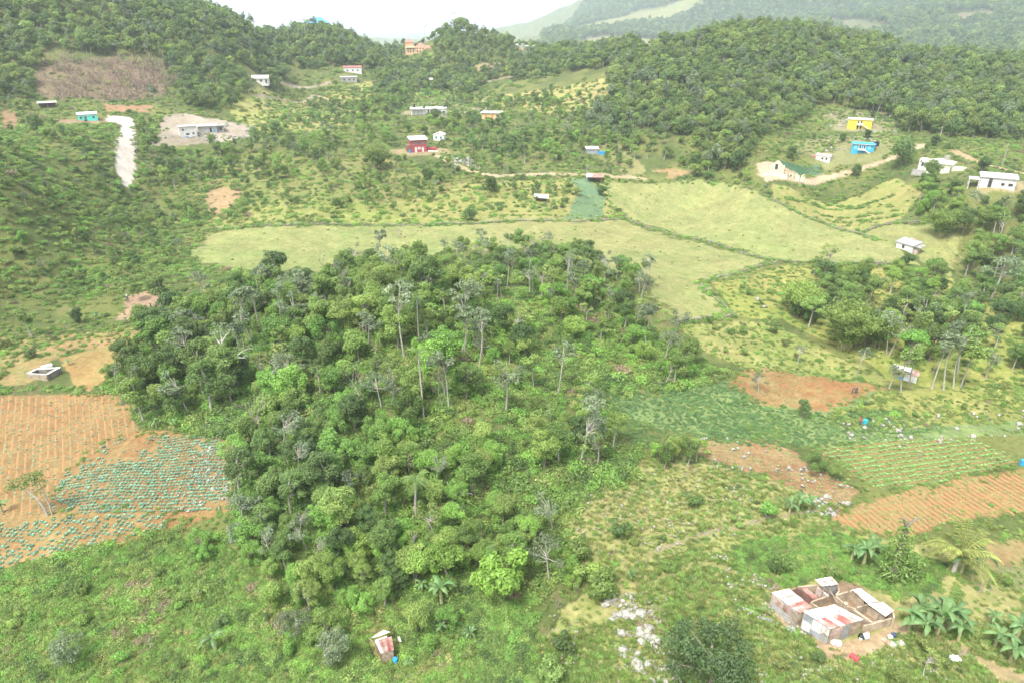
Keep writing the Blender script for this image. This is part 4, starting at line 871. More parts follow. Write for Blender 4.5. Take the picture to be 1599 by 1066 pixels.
# ---------------------------------------------------------------- crops in rows
def row_pts(polypx, a, b, dr, dp, jr=.12, jp=.2, keep=1.0, wav=0.0):
    poly = W(polypx); th = rowdir(a, b); u = np.array([math.cos(th), math.sin(th)]); v = np.array([-u[1], u[0]]); A = np.array(poly)
    s = A @ u; t = A @ v; S, T = np.meshgrid(np.arange(s.min(), s.max(), dp), np.arange(t.min(), t.max(), dr))
    S = S + RN.uniform(-jp, jp, S.shape) * dp; T = T + RN.uniform(-jr, jr, T.shape) * dr + wav * np.sin(S / 4.5) + wav * .6 * np.sin(S / 1.9 + 1)
    P = S.reshape(-1, 1) * u + T.reshape(-1, 1) * v; P = P[in_region(P, poly)]; P = P[RN.uniform(0, 1, len(P)) < keep]
    return np.column_stack([P, H(P[:, 0], P[:, 1])])
def cabbage_mesh(mat, n=9, r=.2):
    V = []; F = []
    for i in range(n):
        a = i * 2.4; q = r * (.5 + .5 * i / n); d = np.array([math.cos(a), math.sin(a), 0]); s = np.array([-d[1], d[0], 0]); z = .16 - .10 * i / n
        k = len(V); V += [d * .02 + (0, 0, .04), d * q * .6 + s * q * .45 + (0, 0, z * .8), d * q + (0, 0, z), d * q * .6 - s * q * .45 + (0, 0, z * .8)]; F.append((k, k + 1, k + 2, k + 3))
    return quads('cabbage', np.array(V), np.array(F), [mat], lv=np.repeat(RN.uniform(.2, 1, n), 4))
CAB = [cabbage_mesh(M['cabbage'], 10, .26), cabbage_mesh(M['cabbage'], 8, .22)]
CRP = [cabbage_mesh(M['crop'], 8, .22), cabbage_mesh(M['crop'], 7, .17)]
def crop(P, meshes, nm, lab, group, stuffname, stufflab, s0=.8, s1=1.3, n_ind=290):
    P = P[view(P, 5)]; o = np.argsort(P[:, 0] ** 2 + P[:, 1] ** 2); P = P[o]; src = []
    P = P[~near_any(P, KEEP)]
    for i, p in enumerate(P[:n_ind]):
        c = link(nm, meshes[i % 2], None, p, (0, 0, RN.uniform(0, 6.28)), (RN.uniform(s0, s1),) * 3); tag(c, lab, nm.replace('_', ' '), group); src.append(c)
    Q = P[n_ind:]; n = len(Q); print(nm, len(P))
    if n: scatter(stuffname, src[:2], Q, RN.uniform(0, 6.28, n), RN.uniform(s0, s1, n), RN.integers(0, 2, n), stufflab, 'crop')
ca = row_pts([(160,690),(200,682),(345,680),(368,760),(362,795),(180,802),(70,800),(-60,850),(-60,900),(-60,812),(60,808),(100,740)], (150,760), (300,752), .62, .50, wav=.18)
nn = fbm(ca[:, 0] / 6, ca[:, 1] / 6, 19, 3); ca = ca[RN.uniform(0, 1, len(ca)) < np.clip((nn - .30) * 5, .12, .95)]
cb = row_pts([(-60,850),(-10,818),(160,805),(262,802),(262,828),(-60,905)], (20,880), (100,800), .60, .55); cb = cb[RN.uniform(0, 1, len(cb)) < .7]
crop(np.vstack([ca, cb]), CAB, 'cabbage', 'blue-green cabbage in the curving rows of the red field on the left', 'cabbages in the rows of the left field', 'cabbages', 'rows of blue-green cabbages farther up the left field', 1.0, 1.6)
cc = row_pts([(-60,615),(190,613),(215,672),(200,680),(100,735),(60,805),(-60,812)], (60,620), (52,800), .95, .8, keep=.6)
Q = cc; scatter('seedlings', [c for c in bpy.data.objects if c.name.startswith('cabbage')][:2], Q, RN.uniform(0, 6.28, len(Q)), RN.uniform(.6, 1.1, len(Q)), RN.integers(0, 2, len(Q)), 'sparse seedlings on the upper red field', 'crop')
cd = row_pts([(1270,700),(1330,690),(1520,683),(1595,718),(1480,750),(1375,766),(1330,740)], (1340,758), (1560,722), 1.0, .26, keep=.95, jr=.1)
crop(cd, CRP, 'crop_plant', 'green crop plant in the neat parallel rows on the right', 'crop plants in the neat rows', 'crop_rows', 'neat parallel rows of green crop', 1.1, 1.9, n_ind=150)
ce = row_pts([(1385,775),(1500,748),(1640,730),(1640,800),(1530,800),(1420,830),(1310,822),(1300,800)], (1400,800), (1440,830), .8, .35, keep=.6, jr=.12)
cf = row_pts([(1066,682),(1205,690),(1290,735),(1345,765),(1300,790),(1230,770),(1195,742),(1100,720)], (1100,700), (1230,710), .8, .4, keep=.6, jr=.15)
cg = row_pts([(1550,880),(1640,878),(1640,925),(1580,920)], (1560,895), (1599,899), .6, .4, keep=.9)
ch = row_pts([(1128,598),(1185,570),(1235,580),(1400,604),(1330,622),(1290,645),(1190,634)], (1180,600), (1330,615), 1.0, .5, keep=.28)
Q = np.vstack([ce, cf, cg, ch]); Q = Q[~near_any(Q, KEEP)]
cps = [c for c in bpy.data.objects if c.name.startswith('crop_plant')][:2]
scatter('young_crops', cps, Q, RN.uniform(0, 6.28, len(Q)), RN.uniform(.6, 1.2, len(Q)), RN.integers(0, 2, len(Q)), 'young crops in the red plots on the right', 'crop')
# soil ridges between the furrows
SOILM = solid('ridge_soil', (.245, .125, .055), (.19, .14, .06), 1.2, bump=.4)
def ridges(polypx, a, b, sp_, hgt, lab, step=.9):
    P = row_pts(polypx, a, b, sp_, step, jr=.03, jp=0.0); P = P[view(P, 10)]; th = rowdir(a, b); u = np.array([math.cos(th), math.sin(th)]); v = np.array([-u[1], u[0]]); w = sp_ * .3; Vs = []
    n = len(P); hh = hgt * RN.uniform(.7, 1.2, (n, 1))
    def q(s, t, z): 
        xy = P[:, :2] + u * s + v * t; return np.column_stack([xy, H(xy[:, 0], xy[:, 1]) + z])
    A = [q(-step * .55, -w, -.03), q(step * .55, -w, -.03), q(step * .55, 0, hh[:, 0]), q(-step * .55, 0, hh[:, 0] * .9), q(step * .55, w, -.03), q(-step * .55, w, -.03)]
    V = np.stack(A, 1).reshape(-1, 3); k = np.arange(n)[:, None] * 6; F = np.concatenate([k + np.array([[0, 1, 2, 3]]), k + np.array([[3, 2, 4, 5]])]); c0 = P.mean(0)
    o = link('soil_ridges', quads('soil_ridges', V - c0, F, [SOILM]), None, tuple(c0)); tag(o, lab, 'soil', None, 'stuff')
ridges([(1385,775),(1500,748),(1640,730),(1640,800),(1530,800),(1420,830),(1310,822),(1300,800)], (1400,800), (1440,830), .8, .10, 'soil ridges of the orange plot on the right')
ridges([(1270,700),(1330,690),(1520,683),(1595,718),(1480,750),(1375,766),(1330,740)], (1340,758), (1560,722), 1.0, .10, 'soil ridges of the green rows')
ridges([(-60,615),(190,613),(215,672),(200,680),(100,735),(60,805),(-60,812)], (60,620), (52,800), .95, .035, 'low soil ridges of the upper red field')
# ---------------------------------------------------------------- bananas, palms, bamboo, dead trees
bn = [(338,1015,1.30,'banana plant sprawling on the lower left slope'),(425,935,.9,'banana plant half hidden by the silvery bush'),(690,945,1.62,'banana plant with upright leaves below the glossy tree'),(660,925,.9,'banana plant left of the upright-leaved one'),
      (600,965,.01,''),(735,1000,.8,'low banana plant right of the tin shack'),(640,1040,.6,'small banana plant beside the blue barrel'),(690,990,.8,'banana plant between shack and dry bank'),(985,905,.6,'pale banana plant on the dry bank'),
      (245,668,.85,'banana plant at the corner of the upper red field'),(272,668,.8,'second banana plant at the corner of the upper red field'),(1232,800,1.1,'banana plant at the left of the clump on the stony terrace'),(1245,798,1.3,'tallest banana plant of the clump on the stony terrace'),(1262,798,1.1,'banana plant at the right of the clump on the stony terrace'),
      (1330,872,1.30,'banana plant left of the creeper-covered stump'),(1348,880,1.56,'banana plant leaning on the creeper-covered stump'),(1362,868,1.30,'banana plant behind the creeper-covered stump'),
      (1418,985,1.49,'banana plant nearest the right wall of the pens'),(1440,1000,1.62,'banana plant in front of the grove beside the pens'),(1462,990,1.82,'tall banana plant in the middle of the grove beside the pens'),(1480,985,1.69,'banana plant at the right of the grove beside the pens'),(1455,975,1.56,'banana plant at the back of the grove beside the pens'),(1430,965,1.43,'banana plant behind the wall end of the pens'),(1495,1000,1.30,'low banana plant at the right foot of the grove'),
      (1500,895,1.43,'banana plant below the golden palm'),(1525,890,1.56,'banana plant right of the golden palm'),(1552,1010,1.43,'banana plant by the bare path at the right edge'),(1585,1000,1.56,'banana plant against the right edge'),(1575,1035,1.43,'banana plant below the bare path edge'),(1548,975,.9,'small banana plant above the bare path'),
      (5,800,.9,'banana plant at the left edge of the red field'),(198,505,.7,'banana plant at the near side of the bare brown plot'),(150,500,.8,'banana plant beside the dark bushy tree'),(160,497,.8,'banana plant right of the dark bushy tree'),(108,570,.6,'banana plant in the garden plot above the tank'),(860,330,.9,'banana plant by the white tin shelter'),(1280,265,1.0,'banana plants below the old white hut')]
for px, py, s, lab in bn:
    if s > .1: x, y, z = g(px, py); banana(x, y, z, s * .88, lab, 'banana plants')
def palm_at(px, py, hgt, lab, **k): x, y, z = g(px, py); return palm(x, y, z, hgt, lab, **k)
palm_at(650, 812, 6.3, 'palm tree with drooping skirt in the middle of the wood', fl=2.2)
palm_at(662, 655, 11, 'tall thin palm rising out of the middle wood', fl=2.2, r=.11, n=13)
palm_at(655, 545, 9, 'thin palm at the crest of the middle wood', fl=2, r=.1, n=12)
palm_at(1488, 893, 2.4, 'golden coconut palm with upright fronds behind the pens', fl=4.8, key='gold', n=18, r=.22, name='coconut_palm')
palm_at(885, 470, 10, 'palm poking out of the wood toward the pasture', fl=2.1, r=.1, n=12)
for i, (px, py) in enumerate(((452,62),(468,60),(478,58),(556,52),(664,60),(708,46),(716,46),(400,60))):
    x, y, z = g(px, py + 8); palm(x, y, z, 9 + (i % 3) * 2, 'small dark palm on the far skyline ' + ['left of the conical tree', 'beside the conical tree', 'left of the blue-roofed house', 'right of the blue-roofed house', 'beside the orange-roofed mansion', 'on the grassy knoll top', 'right of the other palm on the knoll top', 'above the left ridge gap'][i], fl=3, n=9, r=.2, group='palms on the skyline')
def bamboo(px, py, s, lab):
    x, y, z = g(px, py); e = empty('bamboo_clump', (x, y, z), 0, s); tag(e, lab, 'bamboo', 'bamboo clumps in the right grove')
    mb = MB(); Ps = []; 
    for i in range(26):
        a = RN.uniform(0, 6.28); o = RN.uniform(0, .8); q = np.linspace(0, 1, 7)[:, None]; out_ = RN.uniform(1.2, 3.2); h = RN.uniform(5, 7.5)
        d = np.array([math.cos(a), math.sin(a), 0]); P = d * o + d * out_ * q ** 2.2 + np.array([0, 0, 1.]) * h * (q - .28 * q ** 3); mb.tube(P, .045 * (1.1 - q[:, 0]), 4)
        for t in np.linspace(.3, 1, 15):
            c = d * o + d * out_ * t ** 2.2 + np.array([0, 0, 1.]) * h * (t - .28 * t ** 3); Ps.append(c + RN.normal(size=(26, 3)) * (.42, .42, .28))
    P = np.vstack(Ps); nn = rdir(len(P), .6); V, F, L = leaves(P, nn, .42, .3, .6)
    link('foliage', quads('foliage', V, F, [M['bamboo']], lv=L), e); mb.build('culms', solid('bamboo_culm', (.30, .30, .12), (.24, .20, .10), 3), e)
bamboo(1318, 545, 1.6, 'large yellow-green arching bamboo clump in the right grove'); bamboo(1365, 540, 1.2, 'smaller bamboo clump right of the large one'); bamboo(1245, 495, 1.3, 'feathery bamboo clump left of the large one')
bamboo(1470, 372, 1.4, 'yellow-green bamboo clump near the ruined white house'); bamboo(590, 265, 1.5, 'bamboo clump left of the red house')
def dead(px, py, h, r, lab, depth=4, spread=.6, d=(0, 0, 1), name='dead_tree', mat='deadwood'):
    x, y, z = g(px, py); o = deadtree(h, r, depth, spread, 3, d).build(name, M[mat], None, (x, y, z)); tag(o, lab, name.replace('_', ' ')); return o
dead(408, 680, 8, .22, 'broken dead trunk at the footpath by the wood', 3, .5, (0, 0, 1))
dead(1035, 598, 4.5, .12, 'leaning dead tree with forked arms at the edge of the wood', 3, .5, (.5, 0, .8)); dead(1010, 600, 2.5, .1, 'heap of dead branches at the edge of the wood', 3, 1, (.8, 0, .3), 'dead_branches')
dead(1437, 715, 2.6, .07, 'white forked dead sapling in the green rows', 2, .7); dead(955, 352, .01, .01, 'x', 1) if False else None
dead(622, 372, 5, .12, 'bare grey tree on the edge of the long pasture', 4, .8); dead(505, 425, 8, .08, 'thin bare grey tree before the long pasture', 3, .3)
dead(855, 420, 7, .1, 'thin bare tree rising from the wood toward the pasture', 4, .5); dead(860, 655, 2.5, .08, 'grey dead bush in the middle thicket', 4, 1.0, (0, 0, 1), 'dead_bush')
dead(1530, 440, 5, .15, 'dry dead tree hung with grey branches', 4, .9); dead(700, 785, 4, .12, 'curved bare limb in the gap of the wood', 2, .6, (.6, 0, .5)); dead(330, 330, 3, .1, 'dead bush beside the bare bank', 3, .9, (0, 0, 1), 'dead_bush')
dead(1500, 925, 4, .10, 'fallen bleached branch beside the banana grove', 3, .8, (1, .1, .12), 'fallen_branch'); dead(1540, 905, 3.5, .09, 'second bleached branch under the golden palm', 3, .8, (-1, .3, .2), 'fallen_branch')
dead(1560, 655, 4, .12, 'fallen grey tree on the stony strip', 3, .7, (-1, 0, .2), 'fallen_tree'); dead(1465, 640, 2.5, .12, 'grey fallen log pile on the stony strip', 2, .9, (1, 0, .12), 'fallen_tree')
dead(305, 945, 4, .07, 'thin fallen stem on the lower slope', 1, .3, (1, .5, .25), 'fallen_branch'); dead(255, 975, 2, .05, 'dry stick lying in the weeds on the lower slope', 2, .5, (1, .3, .15), 'fallen_branch'); dead(215, 1010, 2, .05, 'dry brown twigs beside the lone grey-green bush', 3, .7, (1, .2, .15), 'fallen_branch')
dead(270, 990, 2.2, .05, 'dry branch above the sprawling banana plant', 3, .5, (1, .1, .1), 'fallen_branch'); dead(455, 1040, 2.2, .05, 'dry twigs right of the sprawling banana plant', 3, .7, (1, -.1, .1), 'fallen_branch')
dead(560, 640, 6.5, .09, 'pale bare branching tree in the middle of the wood', 4, .7); dead(690, 640, 6, .09, 'silvery bare tree with spreading twigs in mid wood', 4, .8); dead(540, 440, 7, .08, 'thin leafless tree at the upper edge of the wood', 4, .5); dead(415, 495, 7, .08, 'leafless pale tree left of the forked white tree', 4, .6); dead(745, 760, 4.5, .08, 'leafless pale tree above the clearing in the wood', 4, .7)
dead(520, 1020, 3.2, .07, 'white crooked bare limb above the tin shack', 2, .6, (-.5, 0, 1))
dead(900, 935, 2.0, .05, 'brown dead brush on the dry bank', 4, 1.1, (0, 0, 1), 'dead_bush', 'bark'); dead(870, 950, 1.8, .05, 'second brown dead brush on the dry bank', 4, 1.1, (0, 0, 1), 'dead_bush', 'bark')
# leafless-topped tree in the red field and the creeper-covered stump
def hero_tree(px, py, parts, lab, name='broadleaf_tree'):
    x, y, z = g(px, py); e = empty(name, (x, y, z)); tag(e, lab, 'tree'); return e
e = hero_tree(362, 612, 0, 'very tall tree with forked white trunk towering over the wood', 'forked_tree')
mb = MB(); mb.tube([(0, 0, -.4), (0, 0, 2.5), (-.1, 0, 5), (0, 0, 8), (.1, 0, 11)], [.24, .21, .17, .13, .07], 7)
for b_ in ([(-.05, 0, 4.2), (1.2, .2, 6), (3.0, .3, 7.4), (4.3, .2, 7.9)], [(1.0, .2, 5.8), (2.2, -.2, 6.4), (3.6, -.5, 6.5)], [(-.05, 0, 4.4), (-.9, .1, 5.6), (-1.3, 0, 6.8)], [(0, 0, 8), (-.8, .3, 9.2), (-1.1, .3, 10.4)], [(.05, 0, 9), (.9, -.2, 10.2), (1.6, -.2, 10.9)]): mb.tube(b_, np.linspace(.12, .03, len(b_)), 5)
mb.build('trunk', solid('white_bark', (.50, .48, .43), (.36, .34, .30), 5), e)
V, F, L = blob_leaves([(0, 0, 11.2), (-1, .3, 10.6), (1.7, -.2, 11), (.4, .4, 10.2), (4.3, .2, 8), (3.7, -.5, 6.8), (-1.3, 0, 7), (-.6, .1, 12), (.9, 0, 12), (3, .3, 7.8)], [.8, .8, .7, .8, .7, .5, .6, .6, .6, .4], 95, .32, .6); link('crown', quads('crown', V, F, [M['grey']], lv=L), e)
e = hero_tree(75, 805, 0, 'leaning pale tree with sparse tufted crown in the red field')
mb = MB(); mb.tube([(0, 0, -.3), (-.1, 0, 1.2), (-.5, 0, 2.6)], [.2, .17, .12], 6); mb.tube([(.45, .2, -.3), (.55, .2, 1.6), (.35, .2, 3.6)], [.13, .11, .08], 5); mb.tube([(-.5, 0, 2.6), (-1.4, .1, 3.6), (-2.8, .2, 4.8)], [.11, .09, .04], 5); mb.tube([(.35, .2, 3.6), (.2, .3, 4.8), (0, .2, 5.8)], [.08, .06, .03], 5); mb.tube([(-.1, .2, 4.2), (-.7, .3, 5.0), (-1.2, .2, 5.6)], [.06, .05, .03], 4)
mb.build('trunk', M['pale'], e)
V, F, L = blob_leaves([(-2.8, .2, 5), (-2.0, .1, 4.6), (-.9, .2, 5.2), (0, .2, 6), (.4, .3, 4.8), (-1.2, .3, 5.9), (-.2, .1, 3.6), (-3.6, .1, 4.4), (.5, .2, 6.6)], [1.0, .8, .9, 1.0, .8, .8, .6, .8, .7], 230, .2, .6); link('crown', quads('crown', V, F, [M['mid']], lv=L), e)
e = hero_tree(1393, 900, 0, 'tall dead stump wrapped in green creepers behind the pens', 'creeper_covered_stump'); e.scale = (1.35, 1.35, 1.45)
mb = MB(); mb.tube([(0, 0, -.3), (0, 0, 3), (-.1, 0, 5.6)], [.4, .3, .2], 7); mb.tube([(-.1, 0, 5.4), (.3, 0, 6.0), (.8, 0, 6.3)], [.14, .12, .06], 5); mb.tube([(-.1, 0, 5.4), (-.5, 0, 6.1), (-.9, 0, 6.3)], [.13, .1, .05], 5); mb.build('trunk', M['bark'], e)
V, F, L = blob_leaves([(0, 0, .8), (.3, .2, 1.8), (0, 0, 2.8), (-.1, 0, 3.8), (-.1, 0, 4.7), (.9, .1, 1.0), (1.5, 0, .8), (1.3, .1, 1.9), (2.1, .1, .9), (-.6, 0, .6), (2.2, 0, 1.6), (.7, 0, 2.6), (-.3, 0, 5.4)], [1.2, 1.1, 1.0, .85, .75, 1.0, .9, .8, .8, .8, .6, .8, .45], 330, .22, 1.0, up=0, droop=.4); link('creepers', quads('creepers', V, F, [M['mid']], lv=L), e)
# ---------------------------------------------------------------- buildings
MW = solid('white_render', (.62, .61, .57), (.42, .40, .36), 1.2); MCR = solid('cream_render', (.58, .53, .38), (.46, .42, .30), 1.2)
MCON = solid('bare_concrete', (.34, .33, .30), (.22, .21, .18), 1.0); MGRY = solid('grey_block', (.26, .25, .22), (.16, .15, .13), 1.2)
MYEL = solid('yellow_paint', (.66, .52, .04), (.56, .44, .05), .8); MBLU = solid('blue_paint', (.04, .30, .50), (.04, .24, .42), .8)
MRED = solid('red_paint', (.36, .06, .07), (.30, .06, .06), .8); MTUR = solid('turquoise_paint', (.10, .62, .52), (.10, .52, .45), .8)
MPEA = solid('peach_paint', (.60, .40, .20), (.50, .34, .18), .8); MORA = solid('orange_paint', (.50, .31, .18), (.42, .27, .16), .5); MPALEG = solid('pale_green_render', (.66, .68, .46), (.55, .57, .40), 1)
MZN = solid('zinc_white', (.58, .57, .55), (.34, .24, .19), 1.1, rough=.5, spec=.5, lo=.50, hi=.66); MRU = solid('rusty_zinc', (.24, .075, .06), (.34, .26, .21), 1.1, rough=.7); MRR = solid('red_roof', (.36, .15, .12), (.30, .13, .10), 1)
MBR = solid('blue_roof', (.08, .24, .36), (.07, .20, .30), .5); MDK = solid('dark_opening', (.035, .035, .035), (.05, .045, .04), 1); MWD = solid('old_wood', (.30, .24, .17), (.18, .14, .10), 3)
MTAN = solid('stained_blockwork', (.37, .30, .21), (.22, .17, .115), 1.0, bump=.3); MBRN = solid('brown_boards_and_shade', (.22, .12, .09), (.13, .08, .06), 1.5); MPK = solid('rusty_pale_zinc', (.32, .17, .13), (.50, .46, .42), .9, rough=.6)  # the brown serves real boards and the painted shade of a pen wall
MGZ = solid('grey_zinc', (.27, .28, .29), (.19, .20, .20), 1.2, rough=.5); MBL2 = solid('blue_plastic', (.02, .25, .55), (.02, .2, .45), 2, rough=.4); MRP = solid('red_plastic', (.55, .05, .06), (.45, .05, .05), 2, rough=.4)
MDIRT = solid('earth_floor', (.22, .15, .09), (.15, .10, .06), 1.5); MWH = solid('white_plastic', (.8, .8, .78), (.65, .64, .6), 2, rough=.4); MBK = solid('black_plastic', (.02, .02, .022), (.03, .03, .03), 2, rough=.4)
SCL = {'orange_mansion': .66, 'blue_roofed_house': .9, 'white_ridge_house': .8, 'yellow_house': .72, 'blue_house': .68, 'old_white_hut': .72, 'cream_villa': .74, 'flat_roofed_villa': .78, 'cream_gable_ruin': .8, 'cream_ruin_wing': .8, 'ruined_white_house': .82, 'tarpaulin_hut': .85, 'turquoise_house': .74, 'open_shed': .8, 'white_farmhouse': .85, 'unfinished_white_house': .74, 'grey_block_house': .74, 'red_house': .85, 'unfinished_white_villa': .84, 'peach_house': .9, 'pale_hillside_house': .75, 'grey_hillside_house': .72, 'white_tin_shelter': .9}
def site(px, py, rot, name, label, cat='house', group=None):
    x, y, z = g(px, py); a = math.atan2(x, y); e = empty(name, (x, y, z), -a + math.radians(rot), SCL.get(name, 1)); tag(e, label, cat, group); return e
def block(e, w, d, h, mat, x0=0, y0=0, z0=0, name='wall', foot=1.6):
    """a storey: four walls and a floor slab as one shell; front face on y0"""
    mb = MB(); mb.box(x0 - w / 2, x0 + w / 2, y0, y0 + d, z0 - (foot if z0 == 0 else 0), z0 + h); return mb.build(name, mat, e)
def opening(e, x, z, w, h, y=0, kind='window', frame=None, side=None, hx=0, pane=None):
    """window or door let into the front (or a side) wall: a frame with a dark pane"""
    fr = frame or MCON; t = .09; mb = MB(); mp = MB()
    if side is None:
        for b in ((x - w/2 - t, x - w/2, z - t, z + h + t), (x + w/2, x + w/2 + t, z - t, z + h + t), (x - w/2, x + w/2, z + h, z + h + t), (x - w/2, x + w/2, z - t, z)):
            mb.box(b[0], b[1], y - .07, y + .02, b[2], b[3])
        mp.box(x - w/2, x + w/2, y - .03, y + .03, z, z + h)
    else:
        s = side; X = hx
        for b in ((x - w/2 - t, x - w/2, z - t, z + h + t), (x + w/2, x + w/2 + t, z - t, z + h + t), (x - w/2, x + w/2, z + h, z + h + t), (x - w/2, x + w/2, z - t, z)):
            mb.box(min(X - s * .02, X + s * .07), max(X - s * .02, X + s * .07), b[0], b[1], b[2], b[3])
        mp.box(min(X - s * .03, X + s * .03), max(X - s * .03, X + s * .03), x - w/2, x + w/2, z, z + h)
    f = mb.build(kind, fr, e); mp.build('pane' if kind == 'window' else 'door_leaf', pane or MDK, f); return f
def slab(e, w, d, z, t, mat, over=.35, x0=0, y0=0, name='roof', tilt=0, tiltx=0):
    mb = MB(); a, b, c, dd = x0 - w/2 - over, x0 + w/2 + over, y0 - over, y0 + d + over
    q = [z, z + 0, z + tilt, z + tilt]; k = tiltx
    P = [(a, c, z), (b, c, z + k), (b, dd, z + tilt + k), (a, dd, z + tilt)]
    mb.hexa(P + [(p[0], p[1], p[2] + t) for p in P]); return mb.build(name, mat, e)
def gable(e, w, d, z, rise, mat, wallmat=None, over=.4, x0=0, y0=0, axis='x', name='roof'):
    """two roof slopes with the ridge along axis, and gable walls"""
    for s in (-1, 1):
        mb = MB(); t = .12
        if axis == 'x':
            yc = y0 + d / 2; ye = yc + s * (d / 2 + over); ze = z - over * rise / (d / 2); a, b = x0 - w/2 - over, x0 + w/2 + over
            P = [(a, yc, z + rise), (b, yc, z + rise), (b, ye, ze), (a, ye, ze)]
        else:
            xc = x0; xe = xc + s * (w / 2 + over); ze = z - over * rise / (w / 2); a, b = y0 - over, y0 + d + over
            P = [(xc, a, z + rise), (xc, b, z + rise), (xe, b, ze), (xe, a, ze)]
        mb.hexa([(p[0], p[1], p[2]) for p in P] + [(p[0], p[1], p[2] + t) for p in P]); mb.build(name, mat, e)
    if wallmat:
        for s in (0, 1):
            mb = MB(); i = .01
            if axis == 'x':
                X = x0 - w/2 + s * (w - .16); mb.hexa([(X, y0, z), (X, y0 + d, z), (X + .16, y0 + d, z), (X + .16, y0, z), (X, y0 + d/2 - i, z + rise - .02), (X, y0 + d/2 + i, z + rise - .02), (X + .16, y0 + d/2 + i, z + rise - .02), (X + .16, y0 + d/2 - i, z + rise - .02)])
            else:
                Y = y0 + s * (d - .16); mb.hexa([(x0 - w/2, Y, z), (x0 + w/2, Y, z), (x0 + w/2, Y + .16, z), (x0 - w/2, Y + .16, z), (x0 - i, Y, z + rise - .02), (x0 + i, Y, z + rise - .02), (x0 + i, Y + .16, z + rise - .02), (x0 - i, Y + .16, z + rise - .02)])
            mb.build('gable_wall', wallmat, e)
def hip(e, w, d, z, rise, mat, over=.5, x0=0, y0=0):
    mb = MB(); a, b, c, dd = x0 - w/2 - over, x0 + w/2 + over, y0 - over, y0 + d + over; k = min(w, d) / 2
    mb.hexa([(a, c, z), (b, c, z), (b, dd, z), (a, dd, z), (x0 - max(.1, w/2 - k), y0 + d/2 - .05, z + rise), (x0 + max(.1, w/2 - k), y0 + d/2 - .05, z + rise), (x0 + max(.1, w/2 - k), y0 + d/2 + .05, z + rise), (x0 - max(.1, w/2 - k), y0 + d/2 + .05, z + rise)]); return mb.build('roof', mat, e)
def bx(e, name, mat, *b): mb = MB(); mb.box(*b); return mb.build(name, mat, e)
def post(e, x, y, z0, z1, mat=None, r=.12, name='column'): return bx(e, name, mat or MW, x - r, x + r, y - r, y + r, z0, z1)
def ramp(e, name, mat, x0, z0, x1, z1, y0, y1, t=.5):
    mb = MB(); mb.hexa([(x0, y0, z0 - t), (x1, y0, z1 - t), (x1, y1, z1 - t), (x0, y1, z0 - t), (x0, y0, z0), (x1, y0, z1), (x1, y1, z1), (x0, y1, z0)]); return mb.build(name, mat, e)
# turquoise building and open shed
e = site(138, 188, 0, 'turquoise_house', 'low turquoise house with white flat roof left of the white road'); block(e, 8.6, 5, 3.0, MTUR); slab(e, 8.6, 5, 3.0, .25, MW, tilt=.5)
for x in (-3, -1, 2.6): opening(e, x, 1.0, .9, 1.0, frame=MTUR)
bx(e, 'cornice', MW, -4.3, 4.3, -.12, .0 - .02, 2.2, 2.45)
e = site(75, 168, 0, 'open_shed', 'low open shed with thin white roof at the foot of the left hill', 'shed'); slab(e, 7.5, 4, 2.3, .15, MZN, tilt=.3); [post(e, x, y, -.5, 2.3, MWD, name='post') for x in (-3.5, 0, 3.5) for y in (.2, 3.8)]; bx(e, 'back_wall', MBRN, -3.6, 3.6, 3.6, 3.75, -.5, 2.2)
e = site(404, 130, -8, 'white_farmhouse', 'small white farmhouse with pale gable roof under the left hill'); block(e, 11, 8, 2.8, MW); gable(e, 11, 8, 2.8, 1.4, MZN, MW, axis='x')
for x in (-3, 1.5): opening(e, x, .9, 1.2, 1.0)
opening(e, 4.4, 0, .9, 2.0, kind='door')
# unfinished white two-storey house and the grey one behind it
e = site(296, 216, 8, 'unfinished_white_house', 'unfinished white two-storey house beside the dirt lot'); block(e, 8, 6, 5.2, MW); slab(e, 8, 6, 5.2, .3, MCON, over=.4)
for x, z, w in ((-.5, 1.2, 1.5), (2.3, 1.3, .8), (-2.4, 3.4, .7)): opening(e, x, z, w, .9)
bx(e, 'blue_tarpaulin', MBL2, -1.6, -.4, -1.0, -.3, -.2, .6); post(e, -4.3, -.8, -1, 5.2, MWD, .1, 'post')
e = site(325, 207, 0, 'grey_block_house', 'unfinished grey block house right of the white two-storey one'); block(e, 9.5, 6, 3.2, MCON); slab(e, 9.5, 6, 3.2, .3, MW, over=.5)
opening(e, 1.5, 0, 1.0, 2.2, kind='door'); bx(e, 'blue_door', MBL2, 3.0, 3.8, -.08, -.04, 0, 1.2)
mb = MB(); mb.box(5.2, 8.2, .5, 4.5, -1, 2.9); mb.build('side_room', MGRY, e); slab(e, 3, 4, 2.9, .25, MCON, x0=6.7, y0=.5, name='side_roof'); opening(e, 6.6, .6, 1.6, 1.9, y=.5)
# unfinished white villa and peach house
e = site(671, 180, 0, 'unfinished_white_villa', 'long unfinished white villa with roof rods above the dirt road'); block(e, 13, 7, 3.3, MW, x0=3); block(e, 7, 6, 3.3, MW, x0=-6.5, y0=.8)
slab(e, 13, 7, 3.3, .35, MW, x0=3); slab(e, 8, 8, 3.3, .35, MW, x0=-6.6, y0=-1.2, name='porch_roof')
for x in (-10, -7.6, -5.2, -3.6): post(e, x, -1.0, -1, 3.3)
for x in (-.6, 1.0): opening(e, x, 0.5, 1.0, 2.2, kind='window')
for x in (4.2, 8.0): opening(e, x, 1.1, 1.2, 1.0)
for x in (-9, -7, -5): post(e, x, 2, 3.6, 5.4, MGRY, .06, 'roof_rod')
bx(e, 'water_tank', MBK, -9.2, -7.9, 4.2, 5.5, 3.66, 5.6)
e = site(767, 187, -10, 'peach_house', 'half built peach-coloured house right of the white villa'); block(e, 10, 6, 3.3, MPEA); slab(e, 10, 6, 3.3, .35, MW, over=.6)
